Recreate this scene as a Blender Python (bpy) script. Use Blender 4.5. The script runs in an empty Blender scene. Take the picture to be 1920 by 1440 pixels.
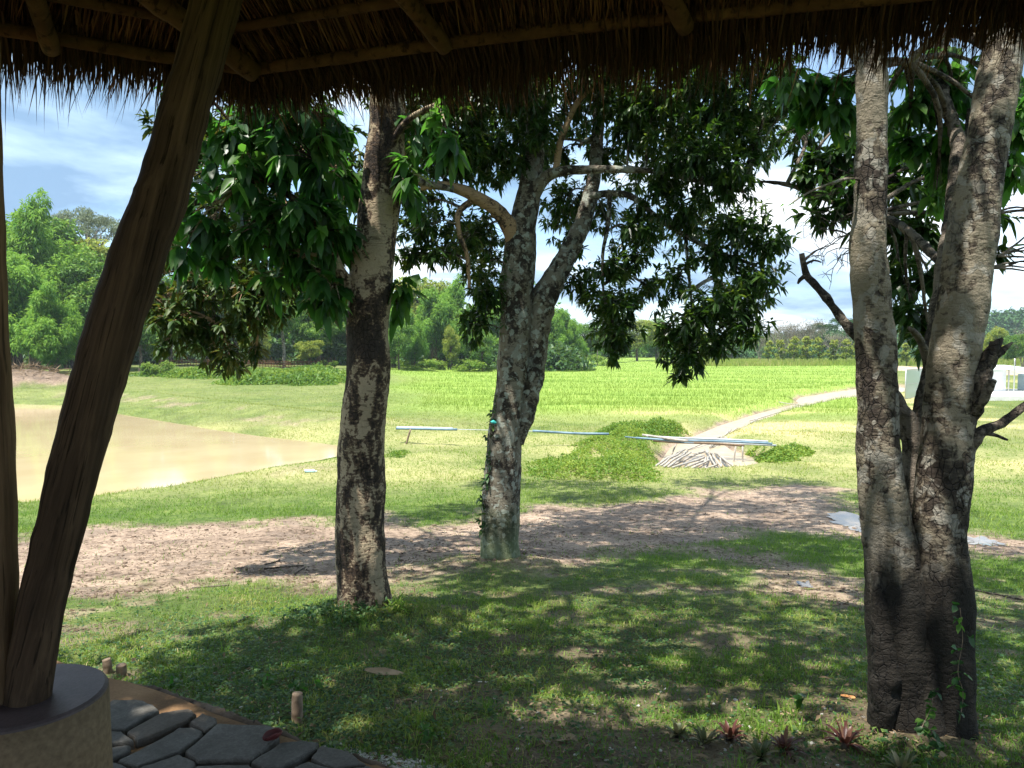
import bpy, math, random
import numpy as np
from mathutils import Vector, noise as mnoise
R = math.radians
rnd = random.Random(7)
rg = np.random.default_rng(7)
sc = bpy.context.scene
COL = sc.collection

# ------------------------------------------------------------------ camera
FPX, CX, CY = 1400.0, 960.0, 720.0
PITCH = math.atan((720 - 645) / FPX)
CAMZ = 1.6
cam_d = bpy.data.cameras.new("camera")
cam_d.sensor_width = 36.0
cam_d.lens = 36.0 * FPX / 1920.0
cam_d.clip_start = 0.05
cam_d.clip_end = 4000
cam = bpy.data.objects.new("camera", cam_d)
COL.objects.link(cam)
cam.location = (0, 0, CAMZ)
cam.rotation_euler = (math.pi / 2 - PITCH, 0, 0)
sc.camera = cam

# ------------------------------------------------------------------ light
TO_SUN = Vector((-0.27, -0.27, 1.1)).normalized()
SUN_EL = math.asin(TO_SUN.z)
SUN_AZ = math.atan2(TO_SUN.x, TO_SUN.y)
sd = bpy.data.lights.new("sun", "SUN")
sd.energy = 4.6
sd.angle = R(0.6)
sd.color = (1.0, 0.955, 0.87)
sun = bpy.data.objects.new("sun", sd)
COL.objects.link(sun)
sun.rotation_euler = TO_SUN.to_track_quat('Z', 'Y').to_euler()

w = bpy.data.worlds.new("World")
sc.world = w
w.use_nodes = True
nt = w.node_tree
nt.nodes.clear()
def wn(t, **k):
    n = nt.nodes.new(t)
    for a, b in k.items(): setattr(n, a, b)
    return n
o_ = wn("ShaderNodeOutputWorld"); bg = wn("ShaderNodeBackground")
bg.inputs[1].default_value = 0.12
sky = wn("ShaderNodeTexSky", sky_type='NISHITA', sun_disc=False)
sky.sun_elevation = SUN_EL
sky.sun_rotation = SUN_AZ
sky.altitude = 300; sky.air_density = 1.0; sky.dust_density = 0.6; sky.ozone_density = 1.5
tc = wn("ShaderNodeTexCoord")
sep = wn("ShaderNodeSeparateXYZ"); nt.links.new(tc.outputs['Generated'], sep.inputs[0])
addz = wn("ShaderNodeMath", operation='ADD'); nt.links.new(sep.outputs['Z'], addz.inputs[0]); addz.inputs[1].default_value = 0.16
mz = wn("ShaderNodeMath", operation='MAXIMUM'); nt.links.new(addz.outputs[0], mz.inputs[0]); mz.inputs[1].default_value = 0.05
dx = wn("ShaderNodeMath", operation='DIVIDE'); nt.links.new(sep.outputs['X'], dx.inputs[0]); nt.links.new(mz.outputs[0], dx.inputs[1])
dy = wn("ShaderNodeMath", operation='DIVIDE'); nt.links.new(sep.outputs['Y'], dy.inputs[0]); nt.links.new(mz.outputs[0], dy.inputs[1])
cb = wn("ShaderNodeCombineXYZ"); nt.links.new(dx.outputs[0], cb.inputs[0]); nt.links.new(dy.outputs[0], cb.inputs[1])
cb.inputs[2].default_value = 3.7
def wnoise(scale, det, rough, dist=0.0):
    n = wn("ShaderNodeTexNoise"); n.inputs['Scale'].default_value = scale; n.inputs['Detail'].default_value = det
    n.inputs['Roughness'].default_value = rough; n.inputs['Distortion'].default_value = dist
    nt.links.new(cb.outputs[0], n.inputs['Vector']); return n.outputs['Fac']
def wramp(src, stops):
    r = wn("ShaderNodeValToRGB"); nt.links.new(src, r.inputs[0]); el = r.color_ramp.elements
    el[0].position, el[0].color = stops[0][0], (*stops[0][1], 1); el[1].position, el[1].color = stops[1][0], (*stops[1][1], 1)
    for p, c in stops[2:]:
        e = el.new(p); e.color = (*c, 1)
    return r.outputs[0]
def wmix(f, a, b):
    m = wn("ShaderNodeMix", data_type='RGBA')
    nt.links.new(f, m.inputs[0])
    for s, i in ((a, 6), (b, 7)):
        if isinstance(s, tuple): m.inputs[i].default_value = (*s, 1)
        else: nt.links.new(s, m.inputs[i])
    return m.outputs[2]
skyb = wn("ShaderNodeMix", data_type='RGBA', blend_type='MULTIPLY'); skyb.inputs[0].default_value = 1
nt.links.new(sky.outputs[0], skyb.inputs[6]); skyb.inputs[7].default_value = (0.95, 1.05, 1.12, 1)
cloudcol = wramp(wnoise(0.85, 6, 0.55, 0.3), [(0.40, (1.25, 2.05, 3.1)), (0.50, (2.6, 3.6, 4.7)), (0.60, (5.6, 5.8, 5.9)), (0.68, (7.2, 7.2, 7.1))])
cmask = wramp(wnoise(0.55, 7, 0.56, 0.2), [(0.40, (0.25, 0.25, 0.25)), (0.52, (1, 1, 1))])
nt.links.new(wmix(cmask, skyb.outputs[2], cloudcol), bg.inputs[0])
nt.links.new(bg.outputs[0], o_.inputs[0])

sc.view_settings.view_transform = 'Standard'
sc.view_settings.look = 'None'
sc.view_settings.gamma = 1
sc.view_settings.use_curve_mapping = False
sc.view_settings.exposure = 1.25
sc.render.engine = 'CYCLES'
sc.cycles.max_bounces = 6
sc.cycles.diffuse_bounces = 3
sc.cycles.transmission_bounces = 4
sc.cycles.glossy_bounces = 2
sc.cycles.caustics_reflective = False
sc.cycles.caustics_refractive = False
sc.cycles.use_denoising = True

# ------------------------------------------------------------------ geometry of the view (to survey positions)
_f = Vector((0, math.cos(PITCH), -math.sin(PITCH))); _u = Vector((0, math.sin(PITCH), math.cos(PITCH)))
def ray(px, py): return _f + Vector((1, 0, 0)) * ((px - CX) / FPX) + _u * ((CY - py) / FPX)
def at(px, py, Y):
    r = ray(px, py); t = Y / r.y
    return Vector((r.x * t, Y, CAMZ + r.z * t))
def PW(px, py, z):
    r = ray(px, py); t = (z - CAMZ) / r.z
    return Vector((r.x * t, r.y * t, z))

# ------------------------------------------------------------------ numpy noise
def _hash(ix, iy, s):
    h = np.sin(ix * 127.1 + iy * 311.7 + s * 74.7) * 43758.5453
    return h - np.floor(h)
def vn(x, y, s=0):
    ix, iy = np.floor(x), np.floor(y); fx, fy = x - ix, y - iy
    fx = fx * fx * (3 - 2 * fx); fy = fy * fy * (3 - 2 * fy)
    a, b, c, d = _hash(ix, iy, s), _hash(ix + 1, iy, s), _hash(ix, iy + 1, s), _hash(ix + 1, iy + 1, s)
    return (a * (1 - fx) + b * fx) * (1 - fy) + (c * (1 - fx) + d * fx) * fy
def fbm(x, y, s=0, o=4):
    t, a, n = 0, .5, 0
    for k in range(o):
        t = t + a * vn(x * 2 ** k + 13 * k, y * 2 ** k - 7 * k, s + k); n += a; a *= .5
    return t / n
def sm(x, a, b):
    t = np.clip((x - a) / (b - a), 0, 1); return t * t * (3 - 2 * t)
def sdf(poly, x, y):
    d = np.full(np.shape(x), 1e9); ins = np.zeros(np.shape(x), bool); n = len(poly)
    for i in range(n):
        ax, ay = poly[i]; bx, by = poly[(i + 1) % n]
        ex, ey = bx - ax, by - ay
        t = np.clip(((x - ax) * ex + (y - ay) * ey) / (ex * ex + ey * ey + 1e-12), 0, 1)
        d = np.minimum(d, np.hypot(x - ax - t * ex, y - ay - t * ey))
        c = ((ay > y) != (by > y)) & (x < (bx - ax) * (y - ay) / (by - ay + 1e-12) + ax)
        ins ^= c
    return np.where(ins, -d, d)
def dline(pts, x, y):
    d = np.full(np.shape(x), 1e9)
    for (ax, ay), (bx, by) in zip(pts[:-1], pts[1:]):
        ex, ey = bx - ax, by - ay
        t = np.clip(((x - ax) * ex + (y - ay) * ey) / (ex * ex + ey * ey), 0, 1)
        d = np.minimum(d, np.hypot(x - ax - t * ex, y - ay - t * ey))
    return d

POND_Z, DITCH_Z = -2.3, -2.45
def polyw(pp, z): return [tuple(PW(a, b, z)[:2]) for a, b in pp]
POND = polyw([(-900, 1010), (-300, 985), (25, 958), (120, 945), (190, 934), (280, 920), (350, 906), (430, 892), (500, 880), (570, 868), (625, 856), (652, 846), (640, 838), (600, 832),
              (560, 827), (480, 818), (400, 807), (300, 790), (215, 776), (130, 761), (25, 758), (-200, 757), (-900, 760)], POND_Z)
POOL = polyw([(1222, 890), (1300, 894), (1380, 886), (1440, 872), (1420, 860), (1370, 846), (1345, 828), (1290, 826), (1262, 838), (1245, 862)], DITCH_Z)
DITCH = [tuple(PW(a, b, DITCH_Z)[:2]) for a, b in [(1300, 850), (1320, 822), (1370, 800), (1440, 777), (1500, 762), (1560, 748), (1620, 738), (1690, 727)]]
FLOOR = [tuple(PW(a, b, 0)[:2]) for a, b in [(100, 1232), (185, 1262), (290, 1288), (400, 1332), (480, 1358), (545, 1381), (600, 1398), (650, 1412), (760, 1442)]]
FLOOR = [(-5.0, 3.2), (-3.6, 4.0)] + FLOOR + [(0.5, 2.35), (1.4, 1.85), (2.4, 1.0), (3.0, 0), (3.0, -3.6), (-5.0, -3.6)]
_PY = [0, 2.0, 2.6, 3.2, 4.5, 5.9, 7.5, 9, 12, 16, 20, 28, 60, 400, 3000]
_PZ = [-.03, -.03, -.07, -.15, -.38, -.62, -.88, -1.10, -1.48, -1.84, -2.04, -2.1, -2.12, -2.1, -2.1]
TREE_A, TREE_B, TREE_C = (-1.16, 5.9), (-.13, 9.0), (1.83, 3.3)
def zbase(x, y):
    s = np.where(y > 0, np.hypot(y, .35 * x), .35 * abs(x))
    z = np.interp(s, _PY, _PZ)
    z = z + .13 * np.exp(-((x - TREE_A[0]) ** 2 + (y - TREE_A[1]) ** 2) / .5)
    z = z + .10 * np.exp(-((x - TREE_B[0]) ** 2 + (y - TREE_B[1]) ** 2) / .8)
    z = z + .06 * np.exp(-((x - TREE_C[0]) ** 2 + (y - TREE_C[1]) ** 2) / .3)
    z = z + .9 * sm(y, 48, 85) * sm(-x, 2, 25) + .6 * sm(y, 180, 400)
    return z
def zg(x, y):
    x = np.asarray(x, float); y = np.asarray(y, float)
    z = zbase(x, y)
    rr = np.hypot(x, y)
    z = z + (fbm(x * 1.3, y * 1.3, 3) - .5) * .07 * sm(rr, 2, 6) + (fbm(x * .25, y * .25, 5) - .5) * .18 * sm(rr, 8, 25)
    z = z + (fbm(x * 7, y * 7, 9, 2) - .5) * .025 * sm(rr, 2.2, 4) * (1 - sm(rr, 16, 30))
    # rice terraces: low bunds across the field
    fld = sm(y, 34, 38) * sm(x + .16 * y + 9 * (fbm(x * .08, y * .08, 44) - .5), -2, 7) * (1 - sm(y, 175, 190))
    ph = (y + .10 * x + 1.6 * (fbm(x * .05, y * .02, 21) - .5) * 4)
    per = 9.0
    bd = abs((ph / per) % 1 - .5) * 2
    z = z + fld * (.07 * sm(bd, .84, .97))
    d = sdf(POND, x, y)
    far = sm(y - (17 + (-x - 6) * .35), 0, 6)
    z = z + .42 * np.exp(-((d - 4.6) / 1.7) ** 2) * far * sm(-x, 3, 7) * (d > 0)
    zp = np.where(d < 0, POND_Z - .04 + .35 * d.clip(-2, 0), POND_Z - .04 + (z - POND_Z + .04) * sm(d, 0, 1.5) ** .8)
    z = np.where(d < 1.5, zp, z)
    d2 = sdf(POOL, x, y)
    d3 = dline(DITCH, x, y) - (.30 + .006 * y + 1.7 * sm(y, 50, 56))
    dd = np.minimum(d2, d3)
    bank = np.where(dd < 0, DITCH_Z - .04 + .3 * dd.clip(-1, 0), DITCH_Z - .04 + (z - DITCH_Z + .04) * sm(dd, 0, .9) ** .8)
    z = np.where(dd < .9, bank, z)
    dm = np.hypot((x + 40) / 7, (y - 60) / 3.5)
    z = z + 1.5 * np.exp(-dm ** 2 * 1.4)
    df = sdf(FLOOR, x, y)
    z = np.where(df < 0, np.minimum(z, -.12), z)
    z = np.where((df >= 0) & (df < .25), np.minimum(z, -.10 + .2 * df), z)
    return z
def P(px, py):
    r = ray(px, py); lo, hi = 1.0, None; t = 1.5
    last = t
    while t < 900:
        z = CAMZ + r.z * t
        if z < float(zg(r.x * t, r.y * t)):
            lo, hi = last, t; break
        last = t; t *= 1.02
    if hi is None: return Vector((r.x * 400, 400, -2.1))
    for _ in range(14):
        m = (lo + hi) / 2
        if CAMZ + r.z * m < float(zg(r.x * m, r.y * m)): hi = m
        else: lo = m
    return Vector((r.x * hi, r.y * hi, float(zg(r.x * hi, r.y * hi))))
def gz(x, y): return float(zg(x, y))
DIRT = [tuple(P(a, b)[:2]) for a, b in [(-300, 1040), (30, 1008), (160, 990), (300, 982), (430, 972), (560, 975), (640, 985), (720, 960), (800, 985), (890, 962), (1000, 948), (1120, 945), (1230, 935), (1320, 915), (1420, 908), (1500, 906), (1565, 916), (1590, 945),
        (1700, 985), (1920, 1008), (2300, 1020), (2300, 1070), (1920, 1052), (1800, 1045), (1640, 1025), (1520, 1005), (1440, 1000), (1400, 1025), (1300, 1035), (1180, 1045), (1100, 1058), (1000, 1066), (880, 1070), (800, 1075), (730, 1095), (620, 1100), (480, 1108), (320, 1112), (150, 1120), (-300, 1150)]]
DIRT2 = [tuple(P(a, b)[:2]) for a, b in [(1370, 1042), (1450, 1048), (1540, 1070), (1640, 1105), (1660, 1150), (1560, 1140), (1470, 1105), (1400, 1075)]]
DIRT3 = [tuple(P(a, b)[:2]) for a, b in [(880, 1370), (1000, 1330), (1150, 1330), (1300, 1380), (1600, 1410), (1640, 1470), (1200, 1500), (950, 1440)]]
DIRT4 = [tuple(P(a, b)[:2]) for a, b in [(1090, 1290), (1250, 1270), (1420, 1300), (1330, 1330), (1180, 1320)]]
def masks(x, y):
    n = (fbm(x * 1.1, y * 1.1, 31) - .5)
    n2 = (fbm(x * 5, y * 5, 35) - .5)
    d = sdf(DIRT, x, y) + 2.0 * n + .9 * n2
    dirt = 1 - sm(d + .5 * (fbm(x * 14, y * 14, 36) - .5), -.75, .45)
    d = sdf(DIRT2, x, y) + 1.2 * n + .5 * n2
    dirt = np.maximum(dirt, .9 * (1 - sm(d, -.2, .3)))
    for Pq, k in ((DIRT3, .75), (DIRT4, .5)):
        d = sdf(Pq, x, y) + .5 * n + .35 * n2
        dirt = np.maximum(dirt, k * (1 - sm(d, -.12, .15)))
    # worn patches under the trees
    rr = np.hypot(x, y)
    worn = sm(fbm(x * 2.1, y * 2.1, 55), .57, .7) * (1 - sm(rr, 9, 12)) * .6
    dirt = np.maximum(dirt, worn)
    dirt = np.maximum(dirt, .8 * np.exp(-((x - TREE_B[0] - .35) ** 2 + (y - TREE_B[1] + .3) ** 2) / .25))
    dirt = np.maximum(dirt, .8 * np.exp(-((x - TREE_C[0]) ** 2 + (y - TREE_C[1]) ** 2) / .12))
    dirt = np.maximum(dirt, 1 - sm(np.hypot((x + 40) / 7, (y - 60) / 3.5) + n * .6, .75, 1.1))
    dp = sdf(POND, x, y); dq = np.minimum(sdf(POOL, x, y), dline(DITCH, x, y) - (.30 + .006 * y + 1.7 * sm(y, 50, 56)))
    dirt = np.maximum(dirt, 1 - sm(dp + n * .3, .0, .2))
    dirt = np.maximum(dirt, 1 - sm(dq + n * .5, .1, .45))
    far = sm(y - (17 + (-x - 6) * .35), 0, 6)
    dirt = np.maximum(dirt, .6 * np.exp(-((dp - 2.9 - n * 2) / .7) ** 2) * far * (dp > 0) * sm(fbm(x * .7, y * .7, 77), .42, .6) * sm(-x, 3, 7))
    # dryness
    dry = sm(y, 14, 22) * (.22 + .9 * (fbm(x * .35, y * .35, 41) - .3)) * (1 - .65 * sm(y, 32, 40))
    dry = dry + .6 * np.exp(-((dline([tuple(P(1200, 765)[:2]), tuple(P(1440, 768)[:2])], x, y)) / 4) ** 2)
    dry = dry + .7 * sm(fbm(x * .22 + 5, y * .22, 61), .5, .65) * (1 - sm(y, 60, 90)) * sm(y, 18, 25) * sm(x, 4, 9)
    field = sm(y + 10 * (fbm(x * .1, y * .1, 43) - .5), 32, 42) * sm(x + .17 * y + 9 * (fbm(x * .08, y * .08, 44) - .5), -3, 7) * (1 - sm(y, 190, 210)) * (1 - sm(x - .47 * y, -1, 2))
    return np.clip(dirt, 0, 1), np.clip(dry, 0, 1), np.clip(field, 0, 1), dp, dq

# ------------------------------------------------------------------ objects
def tag(o, label=None, cat=None, group=None, kind=None):
    if label: o["label"] = label
    if cat: o["category"] = cat
    if group: o["group"] = group
    if kind: o["kind"] = kind
    return o
def thing(name, label, cat, loc=(0, 0, 0), group=None):
    e = bpy.data.objects.new(name, None); e.empty_display_size = .2
    COL.objects.link(e); e.location = loc
    return tag(e, label, cat, group)
def link(name, me, parent=None):
    o = bpy.data.objects.new(name, me); COL.objects.link(o)
    if parent is not None:
        o.parent = parent
        o.matrix_parent_inverse.identity()
        o.location = -Vector(parent.location)      # mesh data is in world coordinates
    return o
def mesh_tri(name, V, F, mat, smooth=False, attrs=None, mats=None, midx=None):
    V = np.asarray(V, np.float32); F = np.asarray(F, np.int32)
    me = bpy.data.meshes.new(name)
    me.vertices.add(len(V)); me.vertices.foreach_set("co", V.ravel())
    k = F.shape[1]
    me.loops.add(F.size); me.loops.foreach_set("vertex_index", F.ravel())
    me.polygons.add(len(F)); me.polygons.foreach_set("loop_start", np.arange(0, F.size, k, dtype=np.int32))
    if smooth: me.polygons.foreach_set("use_smooth", np.ones(len(F), bool))
    for n, a in (attrs or {}).items():
        at_ = me.attributes.new(n, 'FLOAT', 'POINT'); at_.data.foreach_set("value", np.asarray(a, np.float32))
    if mat: me.materials.append(mat)
    me.update(calc_edges=True); me.validate()
    return me

class MB:
    """collects faces of any size, world coordinates"""
    def __init__(s): s.v = []; s.f = []; s.t = []
    def add(s, vs, fs, tint=0.5):
        b = len(s.v); s.v += [tuple(q) for q in vs]; s.f += [tuple(i + b for i in f) for f in fs]; s.t += [tint] * len(vs)
    def box(s, c, size, rz=0, tilt=(0, 0), bev=0, tint=.5):
        cx, cy, cz = c; hx, hy, hz = size[0] / 2, size[1] / 2, size[2] / 2
        vs = []
        M = (Vector((0, 0, 0)), )
        from mathutils import Euler
        E = Euler((tilt[0], tilt[1], rz)).to_matrix()
        if bev > 0:
            pts = []
            for sx in (-1, 1):
                for sy in (-1, 1):
                    for sz in (-1, 1):
                        pts += [(sx * hx, sy * (hy - bev), sz * (hz - bev)), (sx * (hx - bev), sy * hy, sz * (hz - bev)), (sx * (hx - bev), sy * (hy - bev), sz * hz)]
            import bmesh
            bm = bmesh.new(); bv = [bm.verts.new(p) for p in pts]
            bmesh.ops.convex_hull(bm, input=bv); bm.verts.index_update()
            vs = [tuple(E @ v.co + Vector(c)) for v in bm.verts]
            s.add(vs, [[v.index for v in f.verts] for f in bm.faces], tint); bm.free(); return
        for x in (-hx, hx):
            for y in (-hy, hy):
                for z in (-hz, hz): vs.append(E @ Vector((x, y, z)) + Vector(c))
        s.add(vs, [(0, 1, 3, 2), (4, 6, 7, 5), (0, 4, 5, 1), (2, 3, 7, 6), (0, 2, 6, 4), (1, 5, 7, 3)], tint)
    def tube(s, pts, rad, seg=10, rough=0.0, step=None, seed=0, cap=True, tint=.5, fine=0.0, lobes=0.0):
        pts = [Vector(p) for p in pts]
        if not hasattr(rad, '__len__'): rad = [rad] * len(pts)
        if step:
            cp, cr = [], []
            for i in range(len(pts) - 1):
                p0 = pts[max(i - 1, 0)]; p1 = pts[i]; p2 = pts[i + 1]; p3 = pts[min(i + 2, len(pts) - 1)]
                n = max(1, int((p2 - p1).length / step))
                for k in range(n):
                    t = k / n
                    cp.append(.5 * ((2 * p1) + (p2 - p0) * t + (2 * p0 - 5 * p1 + 4 * p2 - p3) * t * t + (3 * p1 - p0 - 3 * p2 + p3) * t ** 3))
                    cr.append(rad[i] * (1 - t) + rad[i + 1] * t)
            cp.append(pts[-1]); cr.append(rad[-1]); pts, rad = cp, cr
        n = len(pts); vs = []; fs = []
        T = (pts[1] - pts[0]).normalized()
        ref = Vector((1, 0, 0)) if abs(T.x) < .9 else Vector((0, 1, 0))
        N = (ref - T * ref.dot(T)).normalized()
        for i in range(n):
            T = (pts[min(i + 1, n - 1)] - pts[max(i - 1, 0)]).normalized()
            N = (N - T * N.dot(T)).normalized(); B = T.cross(N)
            for k in range(seg):
                a = 2 * math.pi * k / seg
                d = N * math.cos(a) + B * math.sin(a); r = rad[i]
                if rough or lobes:
                    q = pts[i] + d * r
                    if rough:
                        r *= 1 + rough * mnoise.noise(q * (1.0 / max(rad[0], .02)) * .9 + Vector((seed, 0, 0)))
                    if fine: r += fine * (mnoise.noise(q * 22 + Vector((seed, 5, 0))) + .5 * mnoise.noise(q * 60))
                    if lobes: r *= 1 + lobes * math.sin(a * 5 + 1.5 * mnoise.noise(pts[i] * 1.2))
                vs.append(pts[i] + d * r)
        for i in range(n - 1):
            for k in range(seg):
                a, b = i * seg + k, i * seg + (k + 1) % seg
                fs.append((a, b, b + seg, a + seg))
        if cap:
            fs.append(tuple(range(seg))[::-1]); fs.append(tuple(range((n - 1) * seg, n * seg)))
        s.add(vs, fs, tint)
        return pts, rad
    def prism(s, poly, z0, z1, tint=.5, bev=0):
        n = len(poly); c = Vector((sum(p[0] for p in poly) / n, sum(p[1] for p in poly) / n, 0))
        rings = [(z0, 0), (z1 - bev, 0), (z1, bev)] if bev else [(z0, 0), (z1, 0)]
        vs = []; fs = []
        for z, b in rings:
            for p in poly:
                q = Vector((p[0], p[1], 0)); dd = (c - q)
                q = q + dd.normalized() * b; vs.append((q.x, q.y, z))
        for r in range(len(rings) - 1):
            for i in range(n):
                j = (i + 1) % n; fs.append((r * n + i, r * n + j, (r + 1) * n + j, (r + 1) * n + i))
        fs.append(tuple(range((len(rings) - 1) * n, len(rings) * n))); fs.append(tuple(range(n))[::-1])
        s.add(vs, fs, tint)
    def mesh(s, name, mat, smooth=False):
        me = bpy.data.meshes.new(name); me.from_pydata(s.v, [], s.f)
        if smooth: me.polygons.foreach_set("use_smooth", [True] * len(me.polygons))
        a = me.attributes.new("tint", 'FLOAT', 'POINT'); a.data.foreach_set("value", s.t)
        if mat: me.materials.append(mat)
        me.update(); return me
    def build(s, name, mat, parent=None, smooth=False): return link(name, s.mesh(name, mat, smooth), parent)

# ------------------------------------------------------------------ materials
class M:
    def __init__(s, name):
        s.m = bpy.data.materials.new(name); s.m.use_nodes = True; s.t = s.m.node_tree; s.t.nodes.clear()
        s.out = s.n("ShaderNodeOutputMaterial"); s.b = s.n("ShaderNodeBsdfPrincipled"); s.l(s.b.outputs[0], s.out.inputs[0])
        s.tc = s.n("ShaderNodeTexCoord"); s.co = s.tc.outputs['Object']
    def n(s, t, **k):
        q = s.t.nodes.new(t)
        for a, b in k.items(): setattr(q, a, b)
        return q
    def l(s, a, b): s.t.links.new(a, b)
    def put(s, inp, v):
        if isinstance(v, (int, float)): inp.default_value = v
        elif isinstance(v, tuple): inp.default_value = (*v, 1) if len(v) == 3 and inp.type == 'RGBA' else v
        else: s.l(v, inp)
    def map(s, scale, vec=None, rot=(0, 0, 0)):
        q = s.n("ShaderNodeMapping"); q.inputs['Scale'].default_value = scale; q.inputs['Rotation'].default_value = rot
        s.l(vec or s.co, q.inputs[0]); return q.outputs[0]
    def noise(s, sc_, det=4, rough=.55, vec=None, dist=0):
        q = s.n("ShaderNodeTexNoise"); q.inputs['Scale'].default_value = sc_; q.inputs['Detail'].default_value = det
        q.inputs['Roughness'].default_value = rough; q.inputs['Distortion'].default_value = dist
        s.l(vec or s.co, q.inputs['Vector']); return q.outputs['Fac']
    def voro(s, sc_, vec=None, feat='DISTANCE_TO_EDGE', out='Distance'):
        q = s.n("ShaderNodeTexVoronoi", feature=feat); q.inputs['Scale'].default_value = sc_
        s.l(vec or s.co, q.inputs['Vector']); return q.outputs[out]
    def attr(s, name):
        q = s.n("ShaderNodeAttribute"); q.attribute_name = name; return q.outputs['Fac']
    def ramp(s, f, stops, interp='LINEAR'):
        q = s.n("ShaderNodeValToRGB"); s.l(f, q.inputs[0]); e = q.color_ramp.elements; q.color_ramp.interpolation = interp
        g = lambda c: (c, c, c, 1) if isinstance(c, (int, float)) else (*c, 1)
        e[0].position, e[0].color = stops[0][0], g(stops[0][1]); e[1].position, e[1].color = stops[1][0], g(stops[1][1])
        for p, c in stops[2:]:
            x = e.new(p); x.color = g(c)
        return q.outputs[0]
    def mix(s, f, a, b, mode='MIX'):
        q = s.n("ShaderNodeMix", data_type='RGBA', blend_type=mode); s.put(q.inputs[0], f); s.put(q.inputs[6], a); s.put(q.inputs[7], b); return q.outputs[2]
    def math(s, op, a, b=0.0):
        q = s.n("ShaderNodeMath", operation=op); s.put(q.inputs[0], a); s.put(q.inputs[1], b); return q.outputs[0]
    def bump(s, h, strength=.5, dist=.01, normal=None):
        q = s.n("ShaderNodeBump"); q.inputs['Strength'].default_value = strength; q.inputs['Distance'].default_value = dist
        s.l(h, q.inputs['Height'])
        if normal: s.l(normal, q.inputs['Normal'])
        s.l(q.outputs[0], s.b.inputs['Normal']); return q.outputs[0]
    def fin(s, col=None, rough=.8, spec=.3, metal=0):
        if col is not None: s.put(s.b.inputs['Base Color'], col)
        s.put(s.b.inputs['Roughness'], rough); s.put(s.b.inputs['Specular IOR Level'], spec); s.put(s.b.inputs['Metallic'], metal)
        return s.m
    def translucent(s, col, f):
        tr = s.n("ShaderNodeBsdfTranslucent"); s.put(tr.inputs[0], col); mx = s.n("ShaderNodeMixShader"); s.put(mx.inputs[0], f)
        s.l(s.b.outputs[0], mx.inputs[1]); s.l(tr.outputs[0], mx.inputs[2]); s.l(mx.outputs[0], s.out.inputs[0])

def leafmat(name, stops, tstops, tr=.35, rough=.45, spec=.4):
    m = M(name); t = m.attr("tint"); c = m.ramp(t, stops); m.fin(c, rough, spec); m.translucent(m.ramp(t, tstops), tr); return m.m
def plain(name, c1, c2, scale=6, rough=.8, bump=.3, spec=.3, dist=.01):
    m = M(name); f = m.noise(scale, 5, .6); m.bump(f, bump, dist); return m.fin(m.ramp(f, [(.3, c1), (.7, c2)]), rough, spec)

GRASS = leafmat("grass_blades", [(0, (.055, .125, .014)), (.45, (.12, .235, .026)), (.75, (.23, .30, .05)), (1, (.42, .36, .16))],
                [(0, (.06, .15, .015)), (.5, (.16, .30, .03)), (.8, (.34, .40, .07)), (1, (.45, .38, .16))], .35, .55, .25)
COVER = leafmat("ground_cover_leaves", [(0, (.02, .06, .02)), (.6, (.05, .12, .035)), (1, (.14, .2, .05))], [(0, (.03, .1, .02)), (1, (.2, .3, .05))], .3, .5, .35)
LEAF_B = leafmat("glossy_elliptic_leaves", [(0, (.012, .032, .008)), (.5, (.028, .068, .014)), (.85, (.07, .13, .02)), (1, (.18, .2, .04))],
                 [(0, (.02, .06, .006)), (.5, (.07, .17, .015)), (1, (.4, .48, .05))], .36, .36, .45)
LEAF_A = leafmat("broad_thin_leaves", [(0, (.010, .036, .010)), (.5, (.026, .078, .018)), (1, (.10, .19, .03))], [(0, (.03, .14, .02)), (.5, (.08, .28, .03)), (1, (.2, .48, .05))], .42, .4, .4)
LEAF_R = leafmat("red_brown_old_leaves", [(0, (.015, .042, .010)), (.55, (.035, .078, .015)), (.9, (.08, .12, .02)), (1, (.2, .12, .04))],
                 [(0, (.03, .08, .006)), (.5, (.12, .17, .015)), (1, (.35, .22, .05))], .3, .5, .3)
BAMB = leafmat("bamboo_foliage", [(0, (.02, .065, .02)), (.5, (.065, .175, .033)), (1, (.25, .41, .06))], [(0, (.05, .16, .03)), (.5, (.14, .34, .04)), (1, (.34, .55, .07))], .35, .6, .2)
FARL = leafmat("distant_broad_foliage", [(0, (.022, .065, .02)), (.5, (.09, .20, .035)), (1, (.27, .38, .065))], [(0, (.03, .1, .02)), (.5, (.12, .26, .03)), (1, (.32, .42, .06))], .3, .55, .25)
TEAK = leafmat("young_teak_leaves", [(0, (.09, .16, .03)), (.5, (.20, .28, .05)), (1, (.42, .42, .08))], [(0, (.12, .2, .03)), (1, (.5, .5, .08))], .35, .6, .2)
DRYL = leafmat("grey_dry_foliage", [(0, (.16, .15, .12)), (1, (.30, .27, .21))], [(0, (.16, .15, .1)), (1, (.3, .28, .2))], .2, .8, .1)
BLUEF = leafmat("hill_forest_foliage", [(0, (.02, .06, .03)), (.5, (.05, .12, .04)), (1, (.11, .2, .05))], [(0, (.03, .09, .03)), (1, (.12, .24, .04))], .2, .7, .15)

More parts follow.
